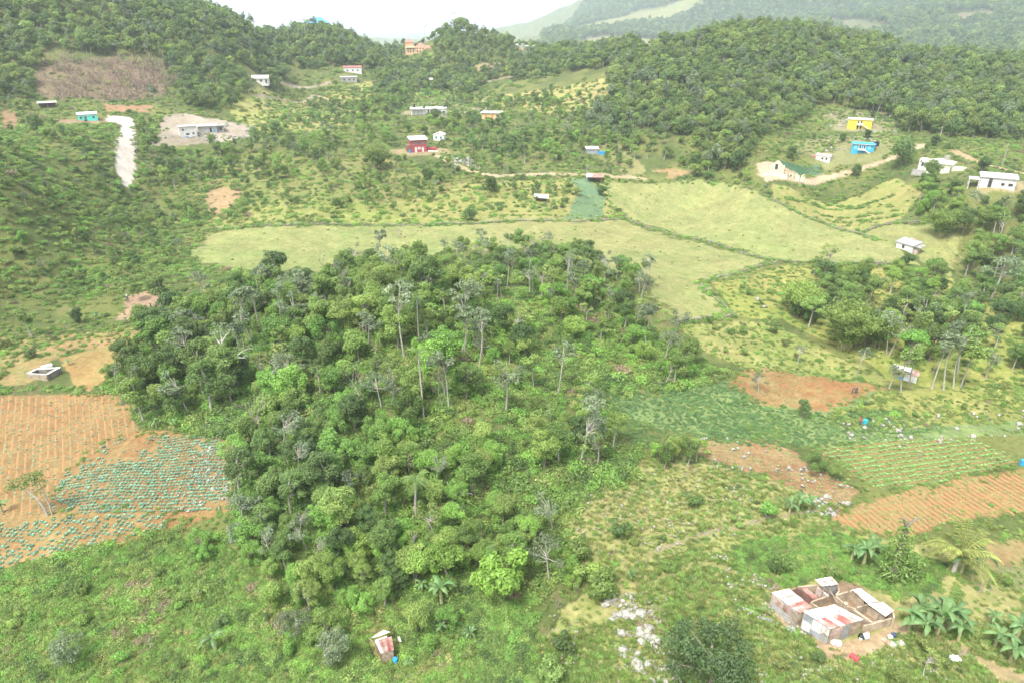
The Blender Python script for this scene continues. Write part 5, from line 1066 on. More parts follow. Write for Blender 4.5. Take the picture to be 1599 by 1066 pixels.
for x in (-2.8, .6): opening(e, x, .3, .9, 2.1, kind='door', pane=solid('orange_board', (.55, .25, .08)))
opening(e, 3.6, 1.2, 1.6, 1.1); bx(e, 'veranda_wall', MGRY, 1.6, 5.4, -1.8, -1.6, -1.6, .6); post(e, 5.2, -1.5, .6, 3.3); 
ramp(e, 'stair', MW, -5.4, 3.5, -3.0, 5.6, 3, 4.2, .3)
# red house
e = site(655, 238, 12, 'red_house', 'two-storey red house with white metal roof beside the dirt road'); block(e, 7.2, 6, 5.6, MRED); slab(e, 7.2, 6, 5.6, .2, MZN, over=.7, tilt=.8)
for x in (-2.4, -.8, .9, 2.5): opening(e, x, 3.7, .75, .9, frame=MW)
for x, w in ((-1.6, .8), (1.7, .8)): opening(e, x, 0, w, 2.3, kind='door', frame=MW, pane=MW)
opening(e, 0, 1.4, 1.2, .9, frame=MW, pane=MW); bx(e, 'annex', MBRN, -5.6, -3.65, 1, 5, -1, 3.2); bx(e, 'side_terrace', MRED, 3.65, 8.6, 1.2, 4.5, -1, 1.3); ramp(e, 'stair', MW, 4.2, .5, 9.0, .1, -.6, .6, .6); bx(e, 'blue_drum', MBL2, -5.0, -4.0, -.6, .3, -.2, 1.1)
e = site(685, 221, -15, 'small_white_hut', 'small white hut uphill behind the red house', 'hut'); block(e, 4.5, 3.5, 2.4, MW); gable(e, 4.5, 3.5, 2.4, .8, MZN, MW, axis='y', over=.2); [opening(e, x, .9, .7, .8, frame=MTUR) for x in (-1, 1)]
# ridge houses
e = site(498, 50, 0, 'blue_roofed_house', 'white house with blue hipped roof on the far ridge'); block(e, 16, 11, 6, MW); hip(e, 16, 11, 6, 4, MBR, over=1); block(e, 7, 8, 4.2, MW, x0=11.6, y0=1, name='wing'); slab(e, 7, 8, 4.2, .4, MW, x0=11.6, y0=1, name='wing_roof')
for x in (-5.5, -2, 1.5, 5): opening(e, x, 3.2, 1.5, 1.8, frame=MW); opening(e, x, .3, 1.5, 1.8, frame=MW)
e = site(652, 84, 0, 'orange_mansion', 'large orange mansion with red hipped roofs on the ridge'); block(e, 22, 12, 7, MORA); block(e, 9, 8, 10.5, MORA, x0=-8, y0=5, name='tower_wall'); hip(e, 9, 8, 10.5, 3.2, MRR, x0=-8, y0=5)
hip(e, 10, 10, 7, 3.2, MRR, x0=4, y0=1); bx(e, 'front_wing', MORA, 9, 16, -3, 5, -3, 5); hip(e, 7, 8, 5, 2.8, MRR, x0=12.5, y0=-3); bx(e, 'balcony', MCR, -12.5, -2, -1.2, -.03, 5.6, 6.4)
for x in (-9.5, -7, -4, 0, 3, 6): opening(e, x, 1.2, 1.3, 1.8, frame=MCR); opening(e, x, 4.3 if x > -3 else 4.0, 1.3, 1.2, frame=MCR)
bx(e, 'roof_tank', MBK, -3, -1.4, 4, 5.6, 7.02, 9.4)
e = site(812, 80, 0, 'white_ridge_house', 'long white flat-roofed house on the ridge in front of the mountain'); block(e, 9, 7, 5, MW, x0=-6); slab(e, 9, 7, 5, .35, MW, x0=-6); block(e, 8, 7, 4, MW, x0=8.4); slab(e, 8, 7, 4, .35, MW, x0=8.4)
bx(e, 'linking_wall', MORA, -1.47, 4.37, 1, 1.4, -2, 2.6); [opening(e, x, 1.5, 1.4, 1.5) for x in (-8, -4.6, 7, 10)]
e = site(551, 114, 0, 'pale_hillside_house', 'pale low house half hidden below the wooded ridge'); block(e, 14, 7, 3.8, MW); slab(e, 14, 7, 3.8, .3, MRR, tilt=.8); [opening(e, x, 1.2, 1.2, 1.1) for x in (-4, 0, 4)]
e = site(545, 128, 0, 'grey_hillside_house', 'grey flat-roofed house just below the pale low house'); block(e, 13, 7, 3.4, MCON); slab(e, 13, 7, 3.4, .35, MW); [opening(e, x, 1.0, 1.4, 1.1) for x in (-3.6, .6, 4)]
e = site(729, 132, 0, 'grey_roadside_house', 'grey roofless block house in the upper meadow'); block(e, 9, 5, 2.6, MCON); [opening(e, x, .6, 1.3, 1.3) for x in (-2.6, 1.8)]; slab(e, 9, 5, 2.6, .2, MGRY, over=.1)
e = site(680, 131, 0, 'tin_roofed_cottage', 'low cottage with thin white roof in the upper meadow'); block(e, 7, 5, 2.2, MGRY); slab(e, 7, 5, 2.2, .2, MZN, tilt=.6)
# right villas
e = site(1341, 202, 2, 'yellow_house', 'bright yellow two-storey house with outside stair above the blue house'); block(e, 12, 7, 4.9, MYEL); slab(e, 12, 7, 4.9, .3, MCR, over=.45)
bx(e, 'balcony', MW, -1.7, 1.6, -1.4, -.03, 2.2, 2.5); bx(e, 'balcony_rail', MW, -1.7, 1.6, -1.45, -1.36, 2.5, 3.2); ramp(e, 'stair', MW, 1.6, 2.5, 6.0, -.4, -1.4, -.3, .4)
for x in (-.9, .7): opening(e, x, 2.5, .8, 1.9, kind='door', frame=MW); opening(e, x, 0, .8, 1.8, kind='door', frame=MW)
for x in (-4.3, 4.0): opening(e, x, 3.1, 1.1, 1.0, frame=MYEL, pane=solid('yellow_shutter', (.62, .50, .08)))
bx(e, 'side_lean_to', MWD, 6.05, 7.0, 1, 6, -1, 3.6)
e = site(1346, 239, 0, 'blue_house', 'bright blue house with white stair and veranda'); block(e, 11, 7, 4.4, MBLU); slab(e, 11, 7, 4.4, .25, MBLU, over=.5); bx(e, 'roof_edge', MPEA, -5.3, 5.3, -.62, -.53, 4.42, 4.62)
bx(e, 'veranda', MW, -2.4, 1.4, -1.6, -.03, 1.5, 1.75); [post(e, x, -1.5, 1.75, 4.3, MW, .09) for x in (-2.2, -1.0, .2, 1.3)]; bx(e, 'veranda_rail', MW, -2.1, 1.2, -1.6, -1.52, 2.1, 2.4)
ramp(e, 'stair', MW, 1.4, 1.7, 5.4, -.5, -1.6, -.6, .4); [opening(e, x, 2.2, 1.0, 1.3, frame=MW, pane=MTUR) for x in (-3.6, 3.0)]; [opening(e, x, 1.9, .8, 2.1, kind='door', frame=MW) for x in (-1.4, .5)]
e2 = site(1368, 228, 0, 'water_tank', 'round black water tank right of the blue house', 'water tank'); mb = MB(); mb.tube([(0, 0, 0), (0, 0, .2), (0, 0, 1.6), (0, 0, 1.9)], [.8, .95, .95, .4], 14); mb.build('tank', MBK, e2); bx(e2, 'tank_stand', MCON, -.9, .9, -.9, .9, -.8, -.02)
e = site(1284, 252, -14, 'old_white_hut', 'old whitewashed hut with patched tin roof below the blue house', 'hut'); block(e, 7, 5, 2.6, MW); gable(e, 7, 5, 2.6, .9, MPK, MW, axis='x', over=.25); [opening(e, x, .9, .9, .9, frame=MGRY) for x in (-.2, 1.8)]; block(e, 2.6, 3, 2.0, MRU, x0=-5, y0=1, name='lean_to')
e = site(1212, 272, 0, 'cream_gable_ruin', 'cream unfinished chapel-like gable wall beside the quarry', 'ruin')
mb = MB(); mb.hexa([(-3, 0, -1.5), (3, 0, -1.5), (3, .3, -1.5), (-3, .3, -1.5), (-3, 0, 3.2), (3, 0, 3.2), (3, .3, 3.2), (-3, .3, 3.2)]); mb.hexa([(-3, .01, 3.2), (3, .01, 3.2), (3, .29, 3.2), (-3, .29, 3.2), (-.4, .01, 5.8), (.4, .01, 5.8), (.4, .29, 5.8), (-.4, .29, 5.8)]); mb.build('gable_wall', MCR, e)
opening(e, -.3, 2.0, 1.2, 2.4, frame=MCR); bx(e, 'side_wall', MCR, 2.7, 3.0, .3, 7, -1, 2.8); bx(e, 'low_wall', MCR, -5.5, 4.5, -2.4, -2.1, -1.6, .6); bx(e, 'rear_wall', MCR, -3, 2.7, 6.7, 7, -1, 2.4)
e = site(1238, 279, -20, 'cream_ruin_wing', 'row of cream roofless walls at the quarry road', 'ruin')
for i, (x, w, h) in enumerate(((-4, 2.2, 2.4), (-1, 1.8, 2.1), (1.8, 1.8, 1.7), (4.4, 1.4, 1.2))): bx(e, 'wall', MCR, x - w/2, x + w/2, 0, .3, -1, h)
for x in (-5.2, 0.2, 3.4): bx(e, 'cross_wall', MCR, x - .15, x + .15, .3, 4, -1, 1.6)
opening(e, -4, .8, .7, 1.0, frame=MCR); opening(e, -1, .6, .7, 1.0, frame=MCR)
e = site(1461, 272, -12, 'cream_villa', 'cream villa with pale green hipped roof and roof turret'); block(e, 9.5, 8, 4.6, MPALEG); hip(e, 9.5, 8, 4.6, 1.5, MPALEG, over=.6); bx(e, 'turret', MGRY, 1, 3, 3, 5, 5.2, 7.4)
block(e, 3, 4, 5.4, MW, x0=-6.25, y0=1.2, name='stair_tower'); [opening(e, x, .8, .8, 1.1, frame=MCR) for x in (-2.2, .6)]; opening(e, -6.2, 2.4, .9, 1.7, y=1.2, frame=MW); opening(e, -6.9, 4.0, .6, .7, y=1.2, frame=MW); bx(e, 'garden_wall', MCON, -9, -3.6, -1.6, -1.3, -1.4, 1.2); bx(e, 'veranda', MPALEG, 5, 9.5, 2, 7.5, -1.5, 3.0)
e = site(1556, 294, 6, 'flat_roofed_villa', 'white flat-roofed villa at the right edge above a bare bank'); block(e, 11, 7, 3.6, MW); slab(e, 11, 7, 3.6, .35, MW, over=.5); mb = MB(); [mb.box(*b) for b in ((-5.9, 5.9, -.4, -.2, 3.97, 4.3), (-5.9, 5.9, 7.2, 7.4, 3.97, 4.3), (-5.9, -5.7, -.2, 7.2, 3.97, 4.3), (5.7, 5.9, -.2, 7.2, 3.97, 4.3))]; mb.build('parapet', MW, e)
opening(e, -2.4, 0, 1.1, 2.6, kind='door'); opening(e, -2.4, 2.7, 1.0, .5); opening(e, 1.6, 1.0, 1.0, .9); opening(e, 4.0, 1.0, 1.3, .9); bx(e, 'car_port_roof', MW, -9.2, -5.6, -.5, 4.5, 2.4, 2.65); [post(e, x, y, -1.3, 2.4) for x in (-9, -5.9) for y in (-.3, 4.2)]
# ruined white house
e = site(1411, 391, -28, 'ruined_white_house', 'ruined white cottage with collapsed grey tin roof in the pasture', 'ruin'); block(e, 5.6, 4.2, 2.1, MW); opening(e, -.4, .5, .7, 1.0, frame=MGRY)
slab(e, 5.6, 4.2, 2.12, .1, MGZ, over=.4, tilt=.7, tiltx=-.2); bx(e, 'porch_wall', MPK, 2.85, 4.4, .4, .55, -.5, .7); slab(e, 2.0, 3.2, 1.7, .08, MGRY, x0=3.9, y0=.4, over=.1, tilt=.4, name='porch_roof'); [post(e, x, .5, -.5, 1.7, MWD, .06, 'post') for x in (3.1, 3.9, 4.7)]
mb = MB(); mb.hexa([(-4.4, 1.6, -.2), (-2.9, 1.4, .3), (-2.9, 3, .3), (-4.4, 3, -.2), (-4.4, 1.6, -.1), (-2.9, 1.4, .4), (-2.9, 3, .4), (-4.4, 3, -.1)]); mb.build('fallen_sheet', MGZ, e); bx(e, 'broken_gable', MPK, -1, 1.5, 4.22, 4.4, 1, 3.2)
# huts and shelters
e = site(1413, 592, 0, 'tarpaulin_hut', 'little hut with crumpled white tarpaulin roof inside the right grove', 'hut'); block(e, 2.4, 1.8, 1.5, MW, x0=.9); slab(e, 2.4, 1.8, 1.52, .08, MPK, x0=.9, over=.2, tilt=.3)
mb = MB(); n = 8
for i in range(n):
    for j in range(5):
        P = [(-2.6 + .42 * (i + a), .2 + .42 * (j + b)) for a, b in ((0, 0), (1, 0), (1, 1), (0, 1))]; zz = [1.95 + .35 * float(vnoise(np.array(p[0] * 2.1), np.array(p[1] * 2.1), 4)) for p in P]; mb.hexa([(p[0], p[1], z - .04) for p, z in zip(P, zz)] + [(p[0], p[1], z) for p, z in zip(P, zz)])
mb.build('tarpaulin', MWH, e); [post(e, x, y, -.4, 2.0, MWD, .04, 'post') for x in (-2.5, .6) for y in (.3, 2.1)]; bx(e, 'blue_sheet', MBL2, -1.2, -.4, -.1, -.04, -.1, .6)
e = site(845, 316, 0, 'white_tin_shelter', 'small shelter with white tin roof above the long pasture', 'shelter'); slab(e, 4.6, 3, 1.7, .1, MZN, tilt=.5, tiltx=-.3); [post(e, x, y, -.4, 1.7, MWD, .06, 'post') for x in (-2, 2) for y in (.2, 2.7)]; bx(e, 'back_wall', MWD, -2, 2, 2.8, 2.9, -.3, 1.8)
e = site(928, 286, 0, 'red_roofed_shed', 'open shed with rusty red and white tin roof at the pasture corner', 'shed'); slab(e, 3.6, 4, 2.0, .1, MRU, x0=.9, tilt=.3); slab(e, 1.3, 4, 2.04, .1, MZN, x0=-2.0, tilt=.3, name='roof_patch'); [post(e, x, y, -.4, 2.0, MWD, .07, 'post') for x in (-2.4, 2.4) for y in (.2, 3.7)]; bx(e, 'back_wall', MBRN, -2.3, 2.4, 3.5, 3.6, -.4, 1.9)
e = site(925, 241, 8, 'tin_hut', 'grey-white tin hut with blue sheeting above the dirt road', 'hut'); block(e, 4.5, 3.2, 1.9, MGZ); slab(e, 4.5, 3.2, 1.92, .1, MZN, tilt=.4); bx(e, 'blue_sheet', MBL2, 2.3, 5.2, -.3, 1.6, -.3, .8)
# concrete tank
e = site(70, 588, 0, 'concrete_tank', 'roofless square concrete tank with thick white rim beside the garden plot', 'tank'); mx, my, mz = e.location; iv = e.rotation_euler.z
def tank_pt(px, py, h):
    x, y, z = g(px, py, h); dx, dy = x - mx, y - my; c, s = math.cos(-iv), math.sin(-iv); return (dx * c - dy * s, dx * s + dy * c)
cr = [tank_pt(px, py, 1.0) for px, py in ((40, 583), (73, 587), (95, 574), (58, 574))]
for i in range(4):
    a = np.array(cr[i]); b = np.array(cr[(i + 1) % 4]); d = (b - a) / np.linalg.norm(b - a); n_ = np.array([-d[1], d[0]]) * .38; a2 = a + d * (.38 if i % 2 else 0); b2 = b - d * (0 if i % 2 == 0 else 0)
    q = [a2, b2, b2 + n_, a2 + n_] if i % 2 == 0 else [a2, b2 - d * .38, b2 - d * .38 + n_, a2 + n_]
    if i % 2 == 0: q = [a, b, b + n_, a + n_]
    mb = MB(); mb.hexa([(*p, -1.2) for p in q] + [(*p, .98 + .0 * i) for p in q]); mb.build('wall', solid('stained_shaded_tank_wall', (.12, .11, .10), (.22, .20, .17), 1.0) if i > 0 else MTAN, e)  # dark walls: stains, with the shade of the deep inside put into the colour
    mb = MB(); mb.hexa([(*p, .983) for p in q] + [(*p, 1.08 + .003 * i) for p in q]); mb.build('rim', MW if i != 0 else MCON, e)
c = np.array(cr).mean(0); mb = MB(); mb.hexa([(*(c + (np.array(p) - c) * .8), -.3) for p in cr] + [(*(c + (np.array(p) - c) * .8), -.25) for p in cr]); mb.build('floor_slab', solid('black_stained_shaded_floor', (.05, .05, .05), (.12, .11, .10), 1.2), e)  # near-black floor: stains plus the tank's inner shade painted in
p0 = tank_pt(68, 571, 1.0); p1 = tank_pt(80, 565, 1.0); bx(e, 'rear_slab', MW, p0[0] - .5, p1[0], p0[1], p1[1] + .4, .5, .78)
# ---------------------------------------------------------------- tin-roofed animal pens by the farmyard
ox, oy, oz = g(1300, 965); pens = empty('animal_pens', (ox, oy, oz)); tag(pens, 'cluster of blockwork animal pens patched with rusty tin roofs', 'pens')
def cp(cx, cy, h=0.0):
    """point of the pens seen at (cx, cy) of the enlarged view, h metres up"""
    p = g(1170 + cx / 6.396, 880 + cy / 6.396, h); return np.array([p[0] - ox, p[1] - oy])
gzp = lambda p: float(H(p[0] + ox, p[1] + oy)) - oz
def pwall(a, b, h, t=.16, mat=None, h2=None, name='wall', z0=-.5, ext=0):
    """a and b: outer top corners, already in metres"""
    d = (b - a) / np.linalg.norm(b - a); n_ = np.array([-d[1], d[0]]) * t; q = [a - n_ * .5, b - n_ * .5, b + n_ * .5, a + n_ * .5]; h2 = h if h2 is None else h2
    mb = MB(); mb.hexa([(*p, z0) for p in q] + [(*p, z) for p, z in zip(q, (h, h2, h2, h))]); return mb.build(name, mat or MTAN, pens)
def tin(a, b, c_, d_, za, zb, n, mats, name='roof_sheet', lap=.04, side=(0, 1)):
    """n corrugated sheets side by side from edge a-d to edge b-c; a,b,c,d corners; za height at a-b side, zb at d-c side"""
    for i in range(n):
        t0, t1 = i / n, (i + 1) / n + lap / n; k = 10; V = []; dz = (i % 2) * .012 + RN.uniform(0, .01)
        for j in range(k + 1):
            t = t0 + (t1 - t0) * j / k; p = a + (b - a) * t; q = d_ + (c_ - d_) * t; r = .022 * (1 if j % 2 else -1)
            s0 = RN.uniform(-.0, .0)
            V += [(*p, za + r + dz), (*q, zb + r + dz)]
        V = np.array(V); F = np.array([(2 * j, 2 * j + 1, 2 * j + 3, 2 * j + 2) for j in range(k)])
        m = mats[i % len(mats)]; V2 = V - (0, 0, .012)
        link(name, quads(name, np.vstack([V, V2]), np.vstack([F, F[:, ::-1] + len(V)]), [m]), pens)
# front cabin
hL = 2.15
L, B, R, Fc = cp(530, 492, hL), cp(845, 420, hL), cp(1140, 555, hL), cp(810, 662, hL)
ins = lambda p, c, k=.94: c + (p - c) * k
cc_ = (L + B + R + Fc) / 4; l, b_, r_, f_ = [ins(p, cc_) for p in (L, B, R, Fc)]
pwall(l, f_, 2.05, mat=MGZ); pwall(f_, r_, 2.05, mat=MTAN); pwall(r_, b_, 2.0); pwall(b_, l, 2.0)
m1, m2 = L + (B - L) * .0, Fc
M1 = L * .5 + Fc * .5; 
h1 = L + (Fc - L) * .48; h2_ = B + (R - B) * .48
tin(L, B, h2_, h1, 2.3, 2.26, 6, [MZN, MZN, MW, MZN, MPK, MZN])
tin(h1 + (L - h1) * .06, h2_ + (B - h2_) * .06, R, Fc, 2.24, 2.16, 7, [MPK, MRU, MZN, MRU, MRU, MPK, MZN])
pwall(f_ + (r_ - f_) * .0, f_ + (l - f_) * .22, 1.1, t=.24, mat=MCON, name='block_patch', z0=-.4)
def on_wall(a, b, t0, t1, z0, z1, mat, name, out_=.12):
    p, q = a + (b - a) * t0, a + (b - a) * t1; d = (q - p) / np.linalg.norm(q - p); n_ = np.array([d[1], -d[0]]) * out_
    mb = MB(); mb.hexa([(*(p + n_), z0), (*(q + n_), z0), (*(q + n_ * .72), z0), (*(p + n_ * .72), z0), (*(p + n_), z1), (*(q + n_), z1), (*(q + n_ * .72), z1), (*(p + n_ * .72), z1)]); return mb.build(name, mat, pens)
on_wall(l, f_, .02, .34, .0, 1.2, MW, 'zinc_panel'); on_wall(l, f_, .36, .72, .7, 2.0, MW, 'zinc_panel'); on_wall(l, f_, .74, .99, .9, 2.0, MZN, 'zinc_panel')
on_wall(f_, r_, .42, .62, 0, 1.95, MGZ, 'door'); on_wall(f_, r_, .03, .40, 1.0, 1.9, MPK, 'zinc_panel'); on_wall(f_, r_, .03, .40, .1, .9, MWD, 'board_panel')
# left block
l2, b2, r2, f2 = cp(220, 290, 1.9), cp(392, 255, 1.9), cp(628, 440, 1.9), cp(492, 508, 1.9)
c2_ = (l2 + b2 + r2 + f2) / 4; q2 = [ins(p, c2_) for p in (l2, f2, r2, b2)]
for i in range(4): pwall(q2[i], q2[(i + 1) % 4], 1.78, mat=MTAN if i else MCON)
tin(l2, f2, r2, b2, 1.95, 2.0, 8, [MZN, MW, MPK, MZN, MZN, MRU, MPK, MRU]); on_wall(q2[0], q2[1], .02, .46, .9, 1.75, MPK, 'zinc_panel'); on_wall(q2[0], q2[1], .48, .80, .9, 1.75, MRU, 'zinc_panel'); on_wall(q2[0], q2[1], .82, .98, .1, 1.7, MWD, 'board_panel')
# open pens
W_ = lambda pts, h, mat=None, name='wall', t=.16: [pwall(cp(*pts[i], h), cp(*pts[i + 1], h), h, t=t, mat=mat, name=name) for i in range(len(pts) - 1)]
W_([(480, 238), (642, 350)], 1.7, MBRN); W_([(488, 230), (676, 212)], 1.6); W_([(680, 228), (788, 314)], 1.5, MPK); W_([(796, 318), (640, 372), (615, 392), (690, 435)], 1.45); W_([(420, 262), (478, 240)], 1.7, MBRN)  # shade of the first wall's left-facing side is put into its dark brown
tin(cp(515, 240, 1.9), cp(568, 236, 1.9), cp(684, 338, 1.75), cp(628, 348, 1.75), 1.9, 1.78, 1, [MRU])
W_([(672, 212), (700, 225)], 1.6); W_([(725, 232), (880, 208)], 1.9, MGRY); W_([(885, 215), (900, 265), (868, 305)], 1.5)
tin(cp(660, 158, 2.5), cp(822, 117, 2.5), cp(892, 202, 2.3), cp(728, 226, 2.3), 2.5, 2.3, 4, [MW, MPK, MZN, MPK])
W_([(868, 308), (1035, 255)], 1.6); W_([(868, 322), (975, 415), (1072, 440)], 1.4); W_([(1035, 252), (1150, 360)], 1.6); W_([(1078, 425), (1205, 388)], 1.5); W_([(1200, 390), (1365, 512)], 1.5, MTAN)
tin(cp(1030, 250, 1.9), cp(1112, 235, 1.9), cp(1292, 362, 1.9), cp(1180, 386, 1.9), 1.92, 1.92, 2, [MZN, MZN]); tin(cp(1185, 388, 1.85), cp(1335, 366, 1.85), cp(1448, 458, 1.85), cp(1365, 515, 1.85), 1.86, 1.9, 4, [MZN, MW, MPK, MZN])
W_([(1112, 240), (1292, 365), (1440, 462), (1452, 515)], 1.75); W_([(1455, 520), (1230, 590), (1145, 605)], 1.35); W_([(1045, 445), (1232, 582)], 1.3, MTAN, t=.3)
pq = [cp(880, 330, 1.3), cp(1040, 262, 1.3), cp(1440, 500, 1.2), cp(1230, 590, 1.0), cp(1080, 600, 1)]
mb = MB(); q = [cp(430, 262, 1.2), cp(1105, 245, 1.5), cp(1445, 505, 1.2), cp(840, 640, 1.0)]; mb.hexa([(*p, -.4) for p in q[::-1]] + [(*p, .22) for p in q[::-1]]); mb.build('earth_floor', MDIRT, pens)
post_at = lambda cx, cy, h, t=.05, nm='post', m=None: (lambda p: bx(pens, nm, m or MWD, p[0] - t, p[0] + t, p[1] - t, p[1] + t, -.3, h))(cp(cx, cy, h))
post_at(805, 250, 2.3); post_at(1008, 225, 2.4); post_at(745, 235, 2.2); post_at(965, 385, 1.6, .22, 'block_pillar', MTAN); post_at(1145, 375, 1.95); post_at(1300, 500, 1.8)
for a_, b3 in (((800, 260), (880, 385)), ((730, 225), (770, 270))): 
    mb = MB(); p, q_ = cp(*a_, 2.0), cp(*b3, 1.6); mb.tube([(*p, 2.0), (*((p + q_) / 2), 1.85), (*q_, 1.6)], .05, 5); mb.build('pole', MWD, pens)
# gate-like wooden frame leaning on the wall
wf = empty('rack', (ox, oy, oz)); tag(wf, 'pale wooden frame leaning against the front wall of the pens', 'rack')
a_, b3 = cp(1222, 640, .1), cp(1300, 620, .1); up = np.array([.05, .25])
for k_ in range(3):
    p = a_ + (b3 - a_) * k_ / 2 ; mb = MB(); mb.tube([(*(p - up * .5), 0), (*(p), .6), (*(p + up * .5), 1.2)], .045, 4); mb.build('upright', MPK, wf)
for z in (.35, 1.05): mb = MB(); mb.tube([(*(a_ + up * (z - .6)), z), (*((a_ + b3) / 2 + up * (z - .6)), z), (*(b3 + up * (z - .6)), z)], .045, 4); mb.build('rail', MPK, wf)
def blob_mesh(nm, mat, r, sq=.8, n=2, seed=0):
    import bmesh; bm = bmesh.new(); bmesh.ops.create_icosphere(bm, subdivisions=n, radius=r)
    for v in bm.verts: v.co *= 1 + .35 * (float(vnoise(np.array(v.co.x / r * 1.7 + seed), np.array(v.co.y / r * 1.7 + v.co.z / r), seed)) - .5); v.co.z *= sq
    me = bpy.data.meshes.new(nm); bm.to_mesh(me); bm.free(); me.materials.append(mat); return me
def at_c(cx, cy): p = g(1170 + cx / 6.396, 880 + cy / 6.396); return p
for nm, mt, cx, cy, r, lab in (('sack', MWH, 835, 800, .36, 'white sack leaning on the corner of the tin cabin'), ('sack', MWH, 885, 805, .38, 'second white sack right of the one at the cabin corner'), ('black_bag', MBK, 1115, 735, .35, 'black bag in the dirt yard by the pens'), ('bucket', MWH, 1108, 760, .2, 'white bucket in front of the black bag'), ('cloth_bundle', solid('pale_blue_cloth', (.45, .55, .62)), 1160, 745, .38, 'pale blue bundle of cloth beside the black bag'), ('sack', MPK, 1170, 715, .25, 'brownish sack behind the pale bundle'),
                               ('white_pail', MWH, 1402, 745, .26, 'white pail on the grass right of the yard'), ('dark_basin', solid('navy', (.06, .07, .12)), 1440, 720, .3, 'dark blue basin beside the white pail')):
    x, y, z = at_c(cx, cy)
    if nm in ('bucket', 'white_pail', 'dark_basin'):
        e = empty(nm, (x, y, z)); mb = MB(); mb.tube([(0, 0, 0), (0, 0, r * 1.1), (0, 0, r * 1.15)], [r * .75, r, r], 12); mb.build('body', mt, e); mb = MB(); a = np.linspace(0, math.pi, 9); mb.tube(np.stack([np.cos(a) * r, 0 * a, r * 1.1 + np.sin(a) * r * .8], 1), .015, 4); mb.build('handle', MGRY, e); tag(e, lab, nm.split('_')[-1])
    else: o = link(nm, blob_mesh(nm, mt, r, .9, 2, int(cx)), None, (x, y, z + r * .6)); tag(o, lab, nm.split('_')[-1])
def drum(px, py, mat, lab, lying=0, r=.29, h=.88, name='drum'):
    x, y, z = g(px, py); e = empty(name, (x, y, z + (r if lying else 0)), math.radians(lying)); tag(e, lab, 'drum'); mb = MB(); t = np.array([0, .02, .3, .32, .34, .58, .6, .62, .86, .88]) * h / .88; R = np.array([r * .9, r, r, r * 1.05, r, r, r * 1.05, r, r, r * .9])
    P = np.stack([t - h / 2, 0 * t, 0 * t], 1) if lying else np.stack([0 * t, 0 * t, t], 1); mb.tube(P, R, 14); mb.build('body', mat, e, smooth=False); mb = MB(); s = .05
    if lying: mb.tube([(h / 2, .12, .08), (h / 2 + .03, .12, .08)], s, 6)
    else: mb.tube([(.12, .1, h), (.12, .1, h + .03)], s, 6)
    mb.build('cap', MBK, e)
drum(1333, 1030, MRP, 'red plastic drum lying on its side below the farmyard', lying=-55); drum(618, 1035, MBL2, 'blue plastic drum standing beside the small tin shack', r=.25, h=.75); drum(1350, 662, solid('teal_plastic', (.03, .35, .40)), 'teal drum standing in the bean rows', r=.36, h=.9); drum(1597, 724, MBL2, 'blue drum at the right edge by the ploughed field', r=.4)
for i, (cx, cy, h) in enumerate(((600, 470, 2.35), (760, 520, 2.3), (900, 470, 2.35), (330, 300, 2.05), (470, 400, 2.05), (1120, 270, 2.0), (1290, 430, 2.0))):
    p = g(1170 + cx / 6.396, 880 + cy / 6.396, h); o = link('roof_stone', blob_mesh('roof_stone', M['stone'], .11, .7, 1, i), None, (p[0], p[1], oz + h + .03)); tag(o, 'small stone weighing down the tin roof ' + ['at the left of the front cabin', 'amid the front cabin', 'at the right of the front cabin', 'at the back of the left block', 'at the front of the left block', 'of the upper right strip', 'of the lower right strip'][i], 'stone', 'stones on the tin roofs')
# loose tin sheets and boards on the grass
def sheet(cs, lab, mat, name='tin_sheet', crop=True, z=.12):
    P = [(g(1170 + cx / 6.396, 880 + cy / 6.396) if crop else g(cx, cy)) for cx, cy in cs]; c = np.mean(P, 0); e = None
    a, b, c_, d_ = [np.array(p[:2]) - c[:2] for p in P]; k = 14; V = []
    for j in range(k + 1):
        t = j / k; p = a + (b - a) * t; q = d_ + (c_ - d_) * t; r = .02 * (1 if j % 2 else -1)
        V += [(*p, z + r + .05 * math.sin(j)), (*((p + q) / 2), z + .08 + r), (*q, z + r)]
    V = np.array(V); F = np.vstack([[(3 * j + i, 3 * j + i + 1, 3 * j + i + 4, 3 * j + i + 3) for i in (0, 1)] for j in range(k)])
    o = link(name, quads(name, np.vstack([V, V - (0, 0, .015)]), np.vstack([F, F[:, ::-1] + len(V)]), [mat]), None, tuple(c)); tag(o, lab, 'tin sheet'); return o
sheet([(90, 540), (120, 528), (250, 575), (215, 592)], 'grey tin sheet lying in the grass left of the pens', MGZ); sheet([(345, 640), (390, 618), (500, 700), (450, 715)], 'bent grey tin sheet nearest the pens on the grass', MGZ)
sheet([(1310, 760), (1345, 750), (1480, 860), (1440, 865)], 'long pale board on the grass right of the yard', MPK); sheet([(1400, 790), (1510, 775), (1575, 820), (1440, 850)], 'wide white tin sheet on the grass right of the yard', MZN); sheet([(1476, 1024), (1494, 1027), (1502, 1035), (1482, 1034)], 'white enamel tub lid in the grass below the bananas', MWH, 'enamel_tub', False, .2)
sheet([(1494, 1018), (1508, 1018), (1508, 1028), (1498, 1028)], 'weathered wooden board beside the white panel', MWD, 'weathered_board', False, .2)
